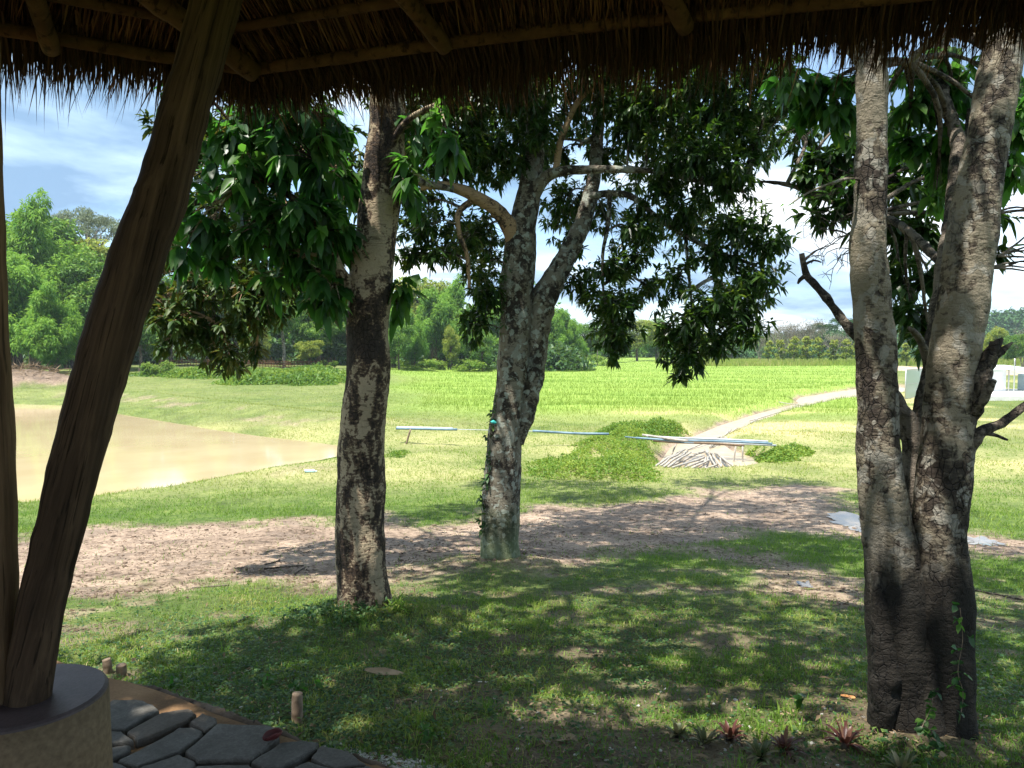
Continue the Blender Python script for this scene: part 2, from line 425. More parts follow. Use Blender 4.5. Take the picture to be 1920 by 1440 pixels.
def bark(name, pale, mid, dark, patch=.5, sc_=3.0, cracks=.6, lichen=None, base=None, zstretch=.45, moss=None):
    m = M(name)
    v = m.map((1, 1, zstretch))
    big = m.noise(sc_, 7, .62, v, .5)
    fine = m.noise(sc_ * 9, 5, .65, m.map((1, 1, 1.8)))
    midn = m.noise(sc_ * 3.1, 5, .6, m.map((1, 1, .8)), .8)
    fac = m.math('ADD', m.math('ADD', m.math('MULTIPLY', big, .6), m.math('MULTIPLY', midn, .4)), m.math('MULTIPLY', m.math('SUBTRACT', fine, .5), .26))
    c = m.ramp(fac, [(patch - .05, dark), (patch + .005, mid), (patch + .03, pale), (patch + .22, tuple(q * .8 for q in pale))])
    ringn = m.noise(6, 4, .7, m.map((1, 1, 4.5)))
    c = m.mix(m.ramp(ringn, [(.36, .55), (.46, 0.0)]), c, tuple(q * .42 for q in mid))
    cr = m.voro(27, m.map((1.3, 1.3, .8)))
    crk = m.ramp(cr, [(0, 1.0), (.07, .0)])
    inv = m.ramp(fac, [(patch - .06, 1.0), (patch + .03, .12)])
    c = m.mix(m.math('MULTIPLY', m.math('MULTIPLY', crk, inv), cracks), c, tuple(q * .3 for q in dark))
    if lichen:
        lv = m.noise(14, 3, .5, None, .3); c = m.mix(m.ramp(lv, [(.56, 0.0), (.61, .85)]), c, lichen)
        lv = m.noise(5, 5, .6, None, .4); c = m.mix(m.ramp(lv, [(.58, 0.0), (.63, .6)]), c, tuple(q * .8 for q in lichen))
    sp = m.n("ShaderNodeSeparateXYZ"); m.l(m.co, sp.inputs[0])
    if base:                                   # z0 is where the stain fades out
        z0, col = base
        h = m.math('ADD', sp.outputs['Z'], m.math('MULTIPLY', m.math('SUBTRACT', m.noise(4, 6, .7, m.map((1.6, 1.6, .35))), .5), 1.0))
        q = m.n("ShaderNodeMapRange"); m.l(h, q.inputs[0]); q.inputs[1].default_value = z0 + .15; q.inputs[2].default_value = z0 - .2
        c = m.mix(m.math('MULTIPLY', q.outputs[0], .97), c, col)
    if moss:
        z0, col = moss
        q = m.n("ShaderNodeMapRange"); m.l(m.math('ADD', sp.outputs['Z'], m.math('MULTIPLY', m.math('SUBTRACT', m.noise(4, 4, .6), .5), .8)), q.inputs[0])
        q.inputs[1].default_value = z0 + .3; q.inputs[2].default_value = z0 - .3
        c = m.mix(m.math('MULTIPLY', q.outputs[0], .7), c, col)
    h = m.math('ADD', m.math('MULTIPLY', fine, .5), m.math('SUBTRACT', m.math('MULTIPLY', fac, 1.0), m.math('MULTIPLY', m.math('MULTIPLY', crk, inv), .8)))
    m.bump(h, .9, .018)
    return m.fin(c, .85, .25)
BARK_A = bark("flaky_tan_bark", (.36, .285, .19), (.13, .085, .055), (.038, .028, .022), .495, 3.6, .8)
BARK_C = bark("grey_tan_bark", (.235, .20, .145), (.125, .10, .072), (.042, .032, .025), .475, 3.2, .7, (.27, .25, .21), (.74, (.011, .009, .007)))
BARK_B = bark("lichened_grey_bark", (.21, .185, .14), (.10, .08, .058), (.036, .028, .022), .49, 4.0, .4, (.34, .36, .31), None, .6, (-.55, (.12, .17, .085)))
BARK_L = bark("orange_tan_limb_bark", (.42, .28, .16), (.25, .16, .095), (.06, .045, .035), .45, 6, .4)
BARK_D = bark("dark_gnarled_bark", (.17, .14, .11), (.10, .08, .06), (.035, .028, .023), .5, 6, .5)
def woodm(name, c1, c2, c3, ax=(22, 22, 1.4), lean=0.0):
    m = M(name); f = m.noise(1.0, 6, .65, m.map(ax, m.map((1, 1, 1), None, (0, -lean, 0)))); g = m.noise(2.2, 3, .6)
    c = m.ramp(m.math('ADD', m.math('MULTIPLY', f, .75), m.math('MULTIPLY', g, .25)), [(.32, c1), (.5, c2), (.68, c3)])
    fl_ = m.noise(1.0, 4, .6, m.map((ax[0] * 3.5, ax[1] * 3.5, ax[2] * 1.6), m.map((1, 1, 1), None, (0, -lean, 0))))
    c = m.mix(m.ramp(fl_, [(.36, .8), (.44, 0.0)]), c, tuple(q * .35 for q in c1))
    m.bump(m.math('ADD', f, m.math('MULTIPLY', fl_, .6)), .9, .008); return m.fin(c, .8, .15)
WOOD_POST = woodm("weathered_post_wood", (.022, .013, .008), (.07, .04, .022), (.15, .088, .048))
WOOD_LEAN = woodm("weathered_leaning_post_wood", (.022, .014, .009), (.065, .041, .026), (.15, .097, .06), (30, 30, .9), R(15.5))
WOOD_LIGHT = woodm("tan_upright_post_wood", (.07, .042, .024), (.20, .125, .072), (.32, .21, .125))
WOOD_EDGE = woodm("old_log_wood", (.035, .024, .016), (.085, .06, .042), (.16, .12, .09), (7, 7, 7))
BAMBOO = woodm("aged_bamboo_rafters", (.05, .026, .014), (.095, .05, .026), (.16, .09, .045), (9, 9, 9))
GREYPOLE = plain("sun_bleached_poles", (.20, .18, .155), (.46, .43, .38), 9, .7)
PIPE = plain("pale_blue_pipe", (.07, .13, .18), (.18, .27, .33), 3, .45)
PIPEG = plain("white_grey_pipe", (.30, .34, .36), (.50, .53, .54), 3, .5)
STAKE = plain("grey_stake_wood", (.11, .075, .05), (.28, .21, .15), 20, .85)
CONC_R = M("maroon_painted_concrete")
_f1 = CONC_R.noise(90, 4, .7); _f2 = CONC_R.noise(7, 4, .6)
CONC_R.bump(_f1, .4, .004)
CONC_R = CONC_R.fin(CONC_R.ramp(CONC_R.mix(.4, _f2, _f1), [(.3, (.045, .032, .033)), (.7, (.12, .088, .09))]), .55, .4)
CONC_S = plain("sand_render", (.13, .09, .052), (.24, .17, .10), 60, .85, .4, dist=.003)
THATCH = M("dry_grass_thatch"); _t = THATCH.attr("tint"); _c = THATCH.ramp(_t, [(0, (.022, .012, .007)), (.5, (.08, .042, .022)), (1, (.24, .13, .06))])
THATCH.fin(_c, .75, .25); THATCH.translucent(_c, .12); THATCH = THATCH.m
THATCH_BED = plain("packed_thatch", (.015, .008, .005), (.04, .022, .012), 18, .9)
# ================================================================== GROUND
g = M("ground_soil_and_turf")
aD, aY, aF, aB = g.attr("dirt"), g.attr("dry"), g.attr("field"), g.attr("litter_and_shade")
n1, n2, n3, n4 = g.noise(1.1, 6, .6), g.noise(9, 6, .65), g.noise(45, 4, .7), g.noise(.25, 4, .6)
turf = g.ramp(g.math('ADD', g.math('MULTIPLY', n1, .5), g.math('MULTIPLY', n2, .5)), [(.34, (.03, .055, .012)), (.5, (.075, .12, .024)), (.66, (.16, .20, .05))])
strawc = g.ramp(n2, [(.35, (.30, .29, .10)), (.65, (.52, .45, .24))])
turf = g.mix(aY, turf, strawc)
fieldc = g.ramp(n2, [(.35, (.17, .29, .04)), (.65, (.30, .40, .08))])
turf = g.mix(g.math('MULTIPLY', aF, .85), turf, fieldc)
soil = g.ramp(g.math('ADD', g.math('MULTIPLY', n1, .45), g.math('MULTIPLY', n2, .55)), [(.36, (.085, .062, .046)), (.46, (.22, .162, .12)), (.56, (.36, .27, .20)), (.68, (.47, .365, .27))])
soil = g.mix(g.ramp(n3, [(.36, .55), (.5, 0.0)]), soil, (.10, .065, .045))
litter_and_shade = g.ramp(n3, [(.35, (.03, .02, .013)), (.55, (.085, .06, .038)), (.7, (.18, .14, .095))])
col = g.mix(aD, turf, soil)
col = g.mix(aB, col, litter_and_shade)
wet = g.ramp(g.noise(.9, 4, .55), [(.56, 0.0), (.64, 1.0)])
wet = g.math('MULTIPLY', wet, aD)
col = g.mix(g.math('MULTIPLY', wet, .45), col, (.13, .095, .07))
hb = g.math('ADD', g.math('MULTIPLY', n2, 1.0), g.math('MULTIPLY', n3, .35))
g.bump(hb, .8, .05)
rgh = g.math('SUBTRACT', .92, g.math('MULTIPLY', wet, .3))
g.fin(col, rgh, .2); GROUND = g.m

ang = np.concatenate([np.linspace(-180, -60, 50)[:-1], np.linspace(-60, -42, 60)[:-1], np.linspace(-42, 42, 760)[:-1], np.linspace(42, 60, 60)[:-1], np.linspace(60, 180, 50)[:-1]])
rad = np.concatenate([np.geomspace(1.2, 700, 620), [1000, 2000, 3500]])
A_, Rr = np.meshgrid(np.radians(ang), rad)
X, Y = Rr * np.sin(A_), Rr * np.cos(A_)
Z = zg(X, Y)
md, my, mf, dp_, dq_ = masks(X, Y)
near = (1 - sm(np.hypot(X, Y), 6.0, 9.5))
ml = near * np.clip(.35 + 1.3 * (fbm(X * 1.7, Y * 1.7, 91) - .42), 0, .9) * (1 - sm(abs(X - .9), 1.2, 2.2) * .4)
ml = np.maximum(ml, .75 * np.exp(-(np.hypot((X + 40) / 7, (Y - 60) / 3.5)) ** 2 * 1.6))  # left earth mound: shade painted in as a darker tone through this mask
nr, na = A_.shape
idx = np.arange(nr * na).reshape(nr, na)
nx = np.roll(idx, -1, axis=1)
F = np.stack([idx[:-1], nx[:-1], nx[1:], idx[1:]], -1).reshape(-1, 4)[:, ::-1]
V = np.stack([X, Y, Z], -1).reshape(-1, 3)
V = np.vstack([V, [[0, 0, -.12]]])
gm = mesh_tri("ground", V, F, GROUND, True, {"dirt": np.append(md.ravel(), 0), "dry": np.append(my.ravel(), 0), "field": np.append(mf.ravel(), 0), "litter_and_shade": np.append(ml.ravel(), 0)})
tag(link("ground", gm), kind="structure")

# water
wm = M("muddy_pond_water"); wf = wm.noise(.5, 3, .5); wm.bump(wm.noise(3.5, 3, .5, wm.map((1, .5, 1))), .04, .01)
wm.fin(wm.ramp(wf, [(.35, (.42, .335, .195)), (.65, (.47, .385, .235))]), .07, .4); WATER = wm.m
wm = M("pale_silty_water"); wf = wm.noise(2.5, 4, .6); wm.bump(wm.noise(8, 3, .5), .08, .01)
wm.fin(wm.ramp(wf, [(.35, (.30, .23, .14)), (.65, (.42, .34, .23))]), .3, .3); WATER2 = wm.m
wm = M("puddle_water"); wm.bump(wm.noise(5, 2, .5), .03, .01); wm.fin((.10, .075, .055), .03, .6); PUDW = wm.m
def sheet(name, poly, z, mat):
    me = bpy.data.meshes.new(name); me.from_pydata([(a, b, z) for a, b in poly], [], [tuple(range(len(poly)))]); me.materials.append(mat); me.update()
    return tag(link(name, me), kind="structure")
def grow(poly, k):
    c = (sum(p[0] for p in poly) / len(poly), sum(p[1] for p in poly) / len(poly))
    return [(c[0] + (p[0] - c[0]) * k, c[1] + (p[1] - c[1]) * k) for p in poly]
def out(poly, dist_):
    n = len(poly); res = []
    ar = sum(poly[i][0] * poly[(i + 1) % n][1] - poly[(i + 1) % n][0] * poly[i][1] for i in range(n)); sgn = 1 if ar > 0 else -1
    for i in range(n):
        a, b, c = Vector(poly[i - 1]), Vector(poly[i]), Vector(poly[(i + 1) % n]); t = (c - a).normalized()
        res.append((b.x + sgn * t.y * dist_, b.y - sgn * t.x * dist_))
    return res
sheet("pond_water", out(POND, .12), POND_Z, WATER)
sheet("pool_water", out(POOL, .08), DITCH_Z, WATER2)
L_, R_ = [], []
for i, (a, b) in enumerate(DITCH):
    q, p = DITCH[max(i - 1, 0)], DITCH[min(i + 1, len(DITCH) - 1)]
    t = Vector((p[0] - q[0], p[1] - q[1])).normalized(); wd = .36 + .006 * b + 1.75 * float(sm(b, 50, 56))
    L_.append((a - t.y * wd, b + t.x * wd)); R_.append((a + t.y * wd, b - t.x * wd))
sheet("ditch_water", L_ + R_[::-1], DITCH_Z + .006, WATER2)
def puddle(pts):
    q = [P(a, b) for a, b in pts]; z = min(v.z for v in q) + .03
    c = sum(q, Vector()) / len(q)
    poly = []
    for i in range(60):
        a = 2 * math.pi * i / 60
        d = Vector((math.cos(a), math.sin(a)))
        best = 0
        for k in range(len(q)):
            p0, p1 = q[k].xy - c.xy, q[(k + 1) % len(q)].xy - c.xy
            e = p1 - p0; den = d.x * e.y - d.y * e.x
            if abs(den) < 1e-9: continue
            t = (p0.x * e.y - p0.y * e.x) / den; u = (p0.x * d.y - p0.y * d.x) / den
            if t > 0 and 0 <= u <= 1: best = max(best, t)
        best *= .8 + .5 * mnoise.noise(Vector((d.x * 3, d.y * 3, c.x))) + .3 * mnoise.noise(Vector((d.x * 9, d.y * 9, c.x)))
        poly.append((c.x + d.x * best, c.y + d.y * best))
    me = bpy.data.meshes.new("puddle"); hi = float(np.max(zg([p[0] for p in poly], [p[1] for p in poly])))
    me.from_pydata([(a, b, max(gz(a, b) + .006, c.z)) for a, b in poly] + [(c.x, c.y, max(gz(c.x, c.y) + .012, c.z + .004))], [], [(i, (i + 1) % 60, 60) for i in range(60)])
    me.polygons.foreach_set("use_smooth", [True] * 60); me.materials.append(PUDW); me.update()
    tag(link("puddle", me), kind="structure")
puddle([(1548, 966), (1600, 968), (1680, 990), (1690, 1005), (1600, 998), (1560, 982)])
puddle([(1800, 1008), (1850, 1012), (1900, 1022), (1860, 1026), (1800, 1018)])
puddle([(1485, 1094), (1515, 1097), (1545, 1108), (1515, 1109)])

# ================================================================== HUT
fl = M("hut_floor_sandy_cement"); f1, f2 = fl.noise(3, 6, .6), fl.noise(80, 4, .7)
fl.bump(fl.math('ADD', fl.math('MULTIPLY', f1, 1.2), fl.math('MULTIPLY', f2, .3)), .6, .01)
fl.fin(fl.ramp(fl.mix(.35, f1, f2), [(.33, (.10, .058, .03)), (.5, (.18, .105, .052)), (.66, (.26, .16, .085))]), .9, .2)
mb = MB()
fp = []
for i in range(len(FLOOR)):
    a, b = FLOOR[i], FLOOR[(i + 1) % len(FLOOR)]
    n = max(1, int(math.hypot(b[0] - a[0], b[1] - a[1]) / .15)) if i < 14 else 1
    for k in range(n):
        t = k / n; fp.append((a[0] + (b[0] - a[0]) * t + .012 * rnd.uniform(-1, 1), a[1] + (b[1] - a[1]) * t + .012 * rnd.uniform(-1, 1)))
mb.prism(fp, -.16, -.012, bev=.0)
tag(mb.build("hut_floor", fl.m), kind="structure")

pv = M("grey_paving_stone"); p1, p2, p3 = pv.noise(70, 5, .75), pv.noise(7, 5, .6), pv.noise(220, 2, .6)
tn = pv.attr("tint")
c = pv.ramp(pv.math('ADD', pv.math('MULTIPLY', p1, .55), pv.math('MULTIPLY', p2, .45)), [(.33, (.046, .043, .037)), (.5, (.085, .08, .07)), (.68, (.15, .143, .128))])
c = pv.mix(pv.math('MULTIPLY', tn, .5), c, (.085, .06, .04))
pv.bump(pv.math('ADD', p1, pv.math('MULTIPLY', p2, .8)), .7, .006)
pv.fin(c, .82, .3)
o3 = lambda L: [(x / 3, y / 3 + 960) for x, y in L]
PAVERS = [
 ([(560, 1110), (640, 1052), (810, 1055), (905, 1112), (700, 1222), (540, 1228)], .05, "large bluish grey paving stone in the corner beside the round pedestal", 0),
 ([(716, 1238), (905, 1127), (1070, 1108), (1100, 1135), (1065, 1168), (770, 1292)], .85, "brownish elongated paving stone beside the sandy strip"),
 ([(1062, 1190), (1138, 1135), (1215, 1160), (1222, 1188), (1155, 1236)], .7, "smallest brown paving stone, wedged under the sandy strip"),
 ([(480, 1238), (680, 1234), (752, 1292), (640, 1306), (480, 1318)], .2, "upper of the two small stones touching the right side of the pedestal"),
 ([(470, 1335), (650, 1318), (738, 1306), (728, 1342), (565, 1412), (450, 1425)], .25, "lower of the two small stones touching the right side of the pedestal"),
 ([(662, 1398), (865, 1293), (1010, 1206), (1090, 1206), (1146, 1236), (1128, 1262), (1010, 1348), (775, 1428)], .1, "long grey paving stone running diagonally, with a pale pebble at its left end"),
 ([(1042, 1352), (1220, 1192), (1530, 1202), (1572, 1262), (1466, 1358), (1398, 1400), (1120, 1402)], .15, "largest grey paving stone with a curled dark red leaf on its right corner"),
 ([(1412, 1402), (1588, 1290), (1700, 1283), (1795, 1296), (1780, 1332), (1560, 1445), (1480, 1440)], .1, "grey paving stone right of the one carrying the red leaf"),
 ([(1742, 1380), (1802, 1312), (1950, 1335), (2060, 1420), (1900, 1440), (1850, 1428)], .3, "outermost grey paving stone at the right end of the path"),
 ([(790, 1432), (1010, 1362), (1102, 1402), (1085, 1470), (960, 1540), (820, 1500)], .2, "grey paving stone at the bottom edge, below the long diagonal one"),
 ([(1096, 1422), (1400, 1416), (1460, 1450), (1380, 1600), (1130, 1590), (1090, 1500)], .3, "broad grey paving stone at the bottom edge, below the largest stone"),
 ([(470, 1438), (640, 1396), (800, 1462), (770, 1560), (600, 1640), (430, 1600)], .12, "dark paving stone at the bottom edge, right beside the pedestal foot"),
 ([(1610, 1447), (1740, 1396), (1900, 1448), (1900, 1560), (1640, 1570), (1500, 1460)], .2, "grey paving stone at the bottom edge, under the two rightmost stones"),
 ([(1930, 1450), (2070, 1432), (2220, 1500), (2200, 1600), (1940, 1580)], .3, "paving stone at the bottom edge furthest right along the sandy strip"),
]
for q in PAVERS:
    pl = [tuple(PW(a, b, .02)[:2]) for a, b in o3(q[0])]
    # subdivide and roughen the outline
    pp = []
    for i in range(len(pl)):
        a, b = Vector(pl[i]), Vector(pl[(i + 1) % len(pl)])
        for k in range(5):
            t = .03 + .94 * k / 4; v = a.lerp(b, t); pp.append((v.x + rnd.uniform(-.004, .004), v.y + rnd.uniform(-.004, .004)))
    mb = MB(); n = len(pp); cc = Vector((sum(p[0] for p in pp) / n, sum(p[1] for p in pp) / n, 0))
    tz = rnd.uniform(-.003, .004); vs = []; fs = []
    rings = [(-.03, 0), (.010 + tz, .0), (.018 + tz, .003), (.0215 + tz, .008), (.022 + tz, .02), (.0225 + tz, .09)]
    for z, bb in rings:
        for p in pp:
            v = Vector((p[0], p[1], 0)); v2 = v + (cc - v).normalized() * min(bb, (cc - v).length * .8)
            vs.append((v2.x, v2.y, z + .003 * mnoise.noise(Vector((v2.x * 9, v2.y * 9, 1)))))
    for r in range(len(rings) - 1):
        for i in range(n): fs.append((r * n + i, r * n + (i + 1) % n, (r + 1) * n + (i + 1) % n, (r + 1) * n + i))
    fs.append(tuple(range((len(rings) - 1) * n, len(rings) * n)))
    mb.add(vs, fs, q[1])
    o = mb.build("paving_stone", pv.m, smooth=False)
    tag(o, q[2], "paving stone", "grey stones paving the hut floor")

# octagonal roof geometry
C0 = Vector((-.94, 2.72)); e1 = Vector((.963, -.27)).normalized(); SIDE = 2.45
inr = SIDE / 2 / math.tan(math.pi / 8)
nin = Vector((e1.y, -e1.x)); nin = Vector((-.27, -.963)).normalized()
ctr = C0 + e1 * (SIDE / 2) + nin * inr
Rc = (C0 - ctr).length; a0 = math.atan2(C0.y - ctr.y, C0.x - ctr.x)
corner = [Vector((ctr.x + Rc * math.cos(a0 - i * math.pi / 4), ctr.y + Rc * math.sin(a0 - i * math.pi / 4))) for i in range(8)]
EZ, SL = 2.60, .40
def roofz(p, side):        # underside height over point p for a given octagon side
    a, b = corner[side], corner[(side + 1) % 8]; t = (b - a).normalized(); n = Vector((t.y, -t.x))
    return EZ + SL * (Vector((p[0], p[1])) - a).dot(n)
def side_frame(i):
    a, b = corner[i], corner[(i + 1) % 8]; t = (b - a).normalized(); n = Vector((t.y, -t.x))
    if (ctr - a).dot(n) < 0: n = -n
    return a, b, t, n
HUT = thing("thatched_hut", "open thatched hut with bamboo rafters, log posts and a round pedestal, framing the view", "hut", (ctr.x, ctr.y, 0))
# thatch bed (solid layer above the strands)
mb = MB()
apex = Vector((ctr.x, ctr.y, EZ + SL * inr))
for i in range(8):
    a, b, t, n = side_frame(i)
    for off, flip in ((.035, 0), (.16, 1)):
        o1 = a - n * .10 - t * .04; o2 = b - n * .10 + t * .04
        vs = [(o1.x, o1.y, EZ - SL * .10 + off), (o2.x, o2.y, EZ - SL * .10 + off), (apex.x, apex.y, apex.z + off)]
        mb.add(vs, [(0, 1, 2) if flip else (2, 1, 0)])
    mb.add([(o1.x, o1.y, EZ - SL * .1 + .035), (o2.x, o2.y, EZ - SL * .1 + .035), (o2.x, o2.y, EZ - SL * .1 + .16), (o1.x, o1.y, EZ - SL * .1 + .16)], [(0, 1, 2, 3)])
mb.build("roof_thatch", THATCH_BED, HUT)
def ribbons(name, A, B, C, Wd, tint, mat, parent):
    """bent ribbons through A -> B -> C (arrays)"""
    N = len(A); D = B - A; sd_ = np.cross(D, rg.normal(size=(N, 3))); sd_ /= np.linalg.norm(sd_, axis=1)[:, None] + 1e-9
    s = sd_ * Wd[:, None] / 2
    V = np.stack([A - s, A + s, B - s, B + s, C], 1).reshape(-1, 3)
    b = (np.arange(N) * 5)[:, None]
    F = np.concatenate([b + [0, 1, 3], b + [0, 3, 2], b + [2, 3, 4]], 0)
    return link(name, mesh_tri(name, V, F, mat, False, {"tint": np.repeat(tint, 5)}), parent)
As, Bs, Cs, Ws, Ts = [], [], [], [], []
UP = np.array([0, 0, 1.0])
for i in (0, 7, 1, 6):
    a, b, t, n = side_frame(i); a = np.array(a); t = np.array(t); n = np.array(n)
    N = 11000 if i in (0, 7) else 3500
    u = rg.uniform(-.1, SIDE + .1, N); v = rg.uniform(-.02, 1.7, N)
    ok = (u > v * math.tan(math.pi / 8) - .05) & (u < SIDE - v * math.tan(math.pi / 8) + .05); u, v = u[ok], v[ok]; N = len(u)
    L = rg.uniform(.18, .45, N); sk = rg.normal(-.12, .10, N)
    h = rg.uniform(-.012, .03, N)
    def pt(uu, vv, hh):
        xy = a + np.outer(uu, t) + np.outer(vv, n); return np.column_stack([xy, EZ + SL * vv + hh])
    As.append(pt(u, v, h)); Bs.append(pt(u + sk * L * .6, v - L * .6, h - .002)); Cs.append(pt(u + sk * L, v - L, h - rg.uniform(0, .02, N)))
    Ws.append(rg.uniform(.003, .007, N)); Ts.append(np.clip(rg.normal(.45, .22, N) + .35 * (np.abs((v / .165) % 1 - .5) < .16) , 0, 1))
ok = np.concatenate(Cs)
def notlow(A, lim): return A
ribbons("thatch_straw", np.concatenate(As), np.concatenate(Bs), np.concatenate(Cs), np.concatenate(Ws), np.concatenate(Ts), THATCH, HUT)
As, Bs, Cs, Ws, Ts = [], [], [], [], []
for i in (0, 7, 1):
    a, b, t, n = side_frame(i); a = np.array(a); t = np.array(t); n = np.array(n)
    N = {0: 9500, 7: 8500, 1: 3000}[i]
    u = rg.uniform(-.12, SIDE + .12, N); v = -.02 - rg.uniform(0, .12, N)
    cl = vn(u * 9, u * 0 + i, 5); cl2 = vn(u * 40, u * 0, 8)
    L = rg.uniform(.02, .08, N) + .06 * cl + .05 * cl2 ** 3 + (rg.random(N) < .05) * rg.uniform(.03, .10, N)
    if i == 7:
        f = np.clip((SIDE - u) / 1.2, 0, 1)
        L = L * (.62 + .55 * f) + (rg.random(N) < .02) * f * rg.uniform(.08, .36, N)
        keep = rg.random(N) > .15 * f; u, v, L = u[keep], v[keep], L[keep]; N = len(u)
    def pt(uu, vv, hh):
        xy = a + np.outer(uu, t) + np.outer(vv, n); return np.column_stack([xy, EZ + SL * vv + hh])
    h = rg.uniform(-.02, .10, N); sk = rg.normal(0, .16, N) - .05
    A = pt(u, v + .08, h); B = pt(u + sk * L * .5, v - L * .25, h - L * .35); C = pt(u + sk * L, v - L * .32, h - L * 1.0 - .012)
    As.append(A); Bs.append(B); Cs.append(C); Ws.append(rg.uniform(.0025, .007, N)); Ts.append(np.clip(rg.normal(.25, .2, N), 0, 1))
ribbons("thatch_fringe", np.concatenate(As), np.concatenate(Bs), np.concatenate(Cs), np.concatenate(Ws), np.concatenate(Ts), THATCH, HUT)
# battens
def bamboo(name, p0, p1, r, parent=HUT, nodes=True, sag=0):
    mb = MB(); p0, p1 = Vector(p0), Vector(p1); L = (p1 - p0).length; n = max(4, int(L / .05)); pts = []; rr = []
    for k in range(n + 1):
        t = k / n; s = L * t
        nd = math.exp(-(((s + .11) % .34 - .17) / .012) ** 2) if nodes else 0
        q = p0.lerp(p1, t); q += Vector((mnoise.noise(q * 1.3), mnoise.noise(q * 1.3 + Vector((9, 0, 0))), mnoise.noise(q * 1.3 + Vector((0, 7, 0))))) * .018
        pts.append(q); rr.append(r * (1 + .16 * nd))
    mb.tube(pts, rr, 12)
    return mb.build(name, BAMBOO, parent, True)
for i in range(8):
    a, b, t, n = side_frame(i)
    rows = [0, .17, .36, .56, .8, 1.1, 1.4] if i in (0, 7, 1) else [0, .4, .9]
    for v in rows:
        k = v * math.tan(math.pi / 8)
        p0 = a + t * (k - .03) + n * v; p1 = b - t * (k - .03) + n * v
        z = EZ + SL * v - .022
        bamboo("purlin", (p0.x, p0.y, z), (p1.x, p1.y, z), .021 if v == 0 else .016)
# rafters: on the hips, and between them (butting under the purlins)
def rafter(p, i, r=.029, v0=-.02, ln=1.9, skew=0):
    a, b, t, n = side_frame(i)
    q0 = a + t * p - n * (-v0); q1 = a + t * (p + skew) + n * ln
    z = lambda v: EZ + SL * v - .045 - r
    bamboo("rafter", (q0.x, q0.y, z(v0)), (q1.x, q1.y, z(ln)), r)
for i in range(1, 8):
    c = corner[i]; d = (ctr - c); hipn = d.normalized()
    q1 = c + hipn * d.length * .93; L = d.length * .93 * math.cos(math.pi / 8)
    bamboo("hip_rafter", (c.x, c.y, EZ - .07), (q1.x, q1.y, EZ + SL * L - .07), .034)
def side_t(px, py, i):                     # where the sight line to a photo point meets the rafter plane of a side
    a, b, t, n = side_frame(i); r = ray(px, py)
    s = .1
    best = None
    # plane z = EZ-.07 + SL*((xy-a).n)
    den = r.z - SL * (r.x * n.x + r.y * n.y)
    s = (EZ - .07 - SL * (a.dot(n)) - CAMZ) / den
    q = Vector((r.x * s, r.y * s)); return (q - a).dot(t), (q - a).dot(n)
for (x0, y0, x1, y1, i) in [(752, 0, 838, 100, 0), (1256, 0, 1288, 62, 0), (62, 0, 92, 92, 7), (288, 0, 474, 138, 7)]:
    u0, v0 = side_t(x0, y0, i); u1, v1 = side_t(x1, y1, i); a, b, t, n = side_frame(i)
    du = (u1 - u0) / (v1 - v0 + 1e-9)
    f = lambda v: a + t * (u1 + du * (v - v1)) + n * v
    va, vb = v1, 1.5
    p0, p1 = f(va), f(vb)
    bamboo("rafter", (p0.x, p0.y, EZ - .066 + SL * va), (p1.x, p1.y, EZ - .066 + SL * vb), .034 if x0 == 288 else .027)
for i in (1, 2, 3, 4, 5, 6):
    for p in (.8, 1.65): rafter(p, i, .027, 0, 1.5)
# eave log under the left side
# pedestal
PC = at(45, 1302, 2.12); PC = Vector((PC.x, PC.y)); PZ = at(45, 1302, 2.12).z
mb = MB(); pts = [(PC.x, PC.y, z) for z in (-.1, 0, PZ * .5, PZ - .02)]
RP = (190 - 45) / FPX * 2.12 * 1.0
mb.tube([(PC.x, PC.y, -.1), (PC.x, PC.y, PZ * .3), (PC.x, PC.y, PZ * .7), (PC.x, PC.y, PZ - .012)], [RP * 1.01, RP * 1.01, RP, RP], 64, rough=.02)
ped = mb.build("pedestal", CONC_S, HUT, True)
mb = MB(); mb.tube([(PC.x, PC.y, PZ - .012), (PC.x, PC.y, PZ - .006), (PC.x, PC.y, PZ)], [RP * .995, RP * .99, RP * .95], 64, rough=.02)
o = mb.build("pedestal_top", CONC_R, None, False); o.parent = ped
# slanted log post
Y0, Y1 = 2.10, 2.20
ctrs = [((52, 1262), 44), ((75, 1150), 43), ((120, 960), 46), ((165, 780), 49), ((205, 640), 51), ((245, 520), 52), ((290, 400), 50), ((300, 372), 51), ((310, 340), 47), ((335, 250), 45), ((372, 120), 44), ((405, 0), 46), ((440, -150), 46)]
pts = []; rr = []
for k, ((px, py), hw) in enumerate(ctrs):
    Yk = Y0 + (Y1 - Y0) * (1262 - py) / 1262; pts.append(at(px, py, Yk)); rr.append(hw / FPX * Yk * .93)
pts[0] = Vector((pts[0].x - .006, pts[0].y, PZ - .03))
mb = MB(); mb.tube(pts, rr, 48, rough=.07, step=.02, seed=3, fine=.0012, lobes=.004)
mb.build("slanted_post", WOOD_LEAN, HUT, True)
mb = MB()
mb.tube([(PC.x - .130, PC.y - .03, PZ - .03), (PC.x - .112, PC.y - .03, 1.2), (PC.x - .118, PC.y - .03, 1.7), (PC.x - .110, PC.y - .03, 2.75)], [.113, .113, .110, .108], 40, rough=.04, step=.03, seed=8, fine=.001)
mb.build("upright_post", WOOD_LIGHT, HUT, True)
# the other posts of the ring, all behind or beside the view
for i in (2, 3, 4, 5, 6):
    c = corner[i].lerp(ctr, .06); mb = MB(); mb.tube([(c.x, c.y, -.02), (c.x + .01, c.y, 1.3), (c.x, c.y, EZ + .02)], [.09, .085, .08], 20, rough=.06, step=.1, seed=i)
    mb.build("upright_post", WOOD_POST, HUT, True)
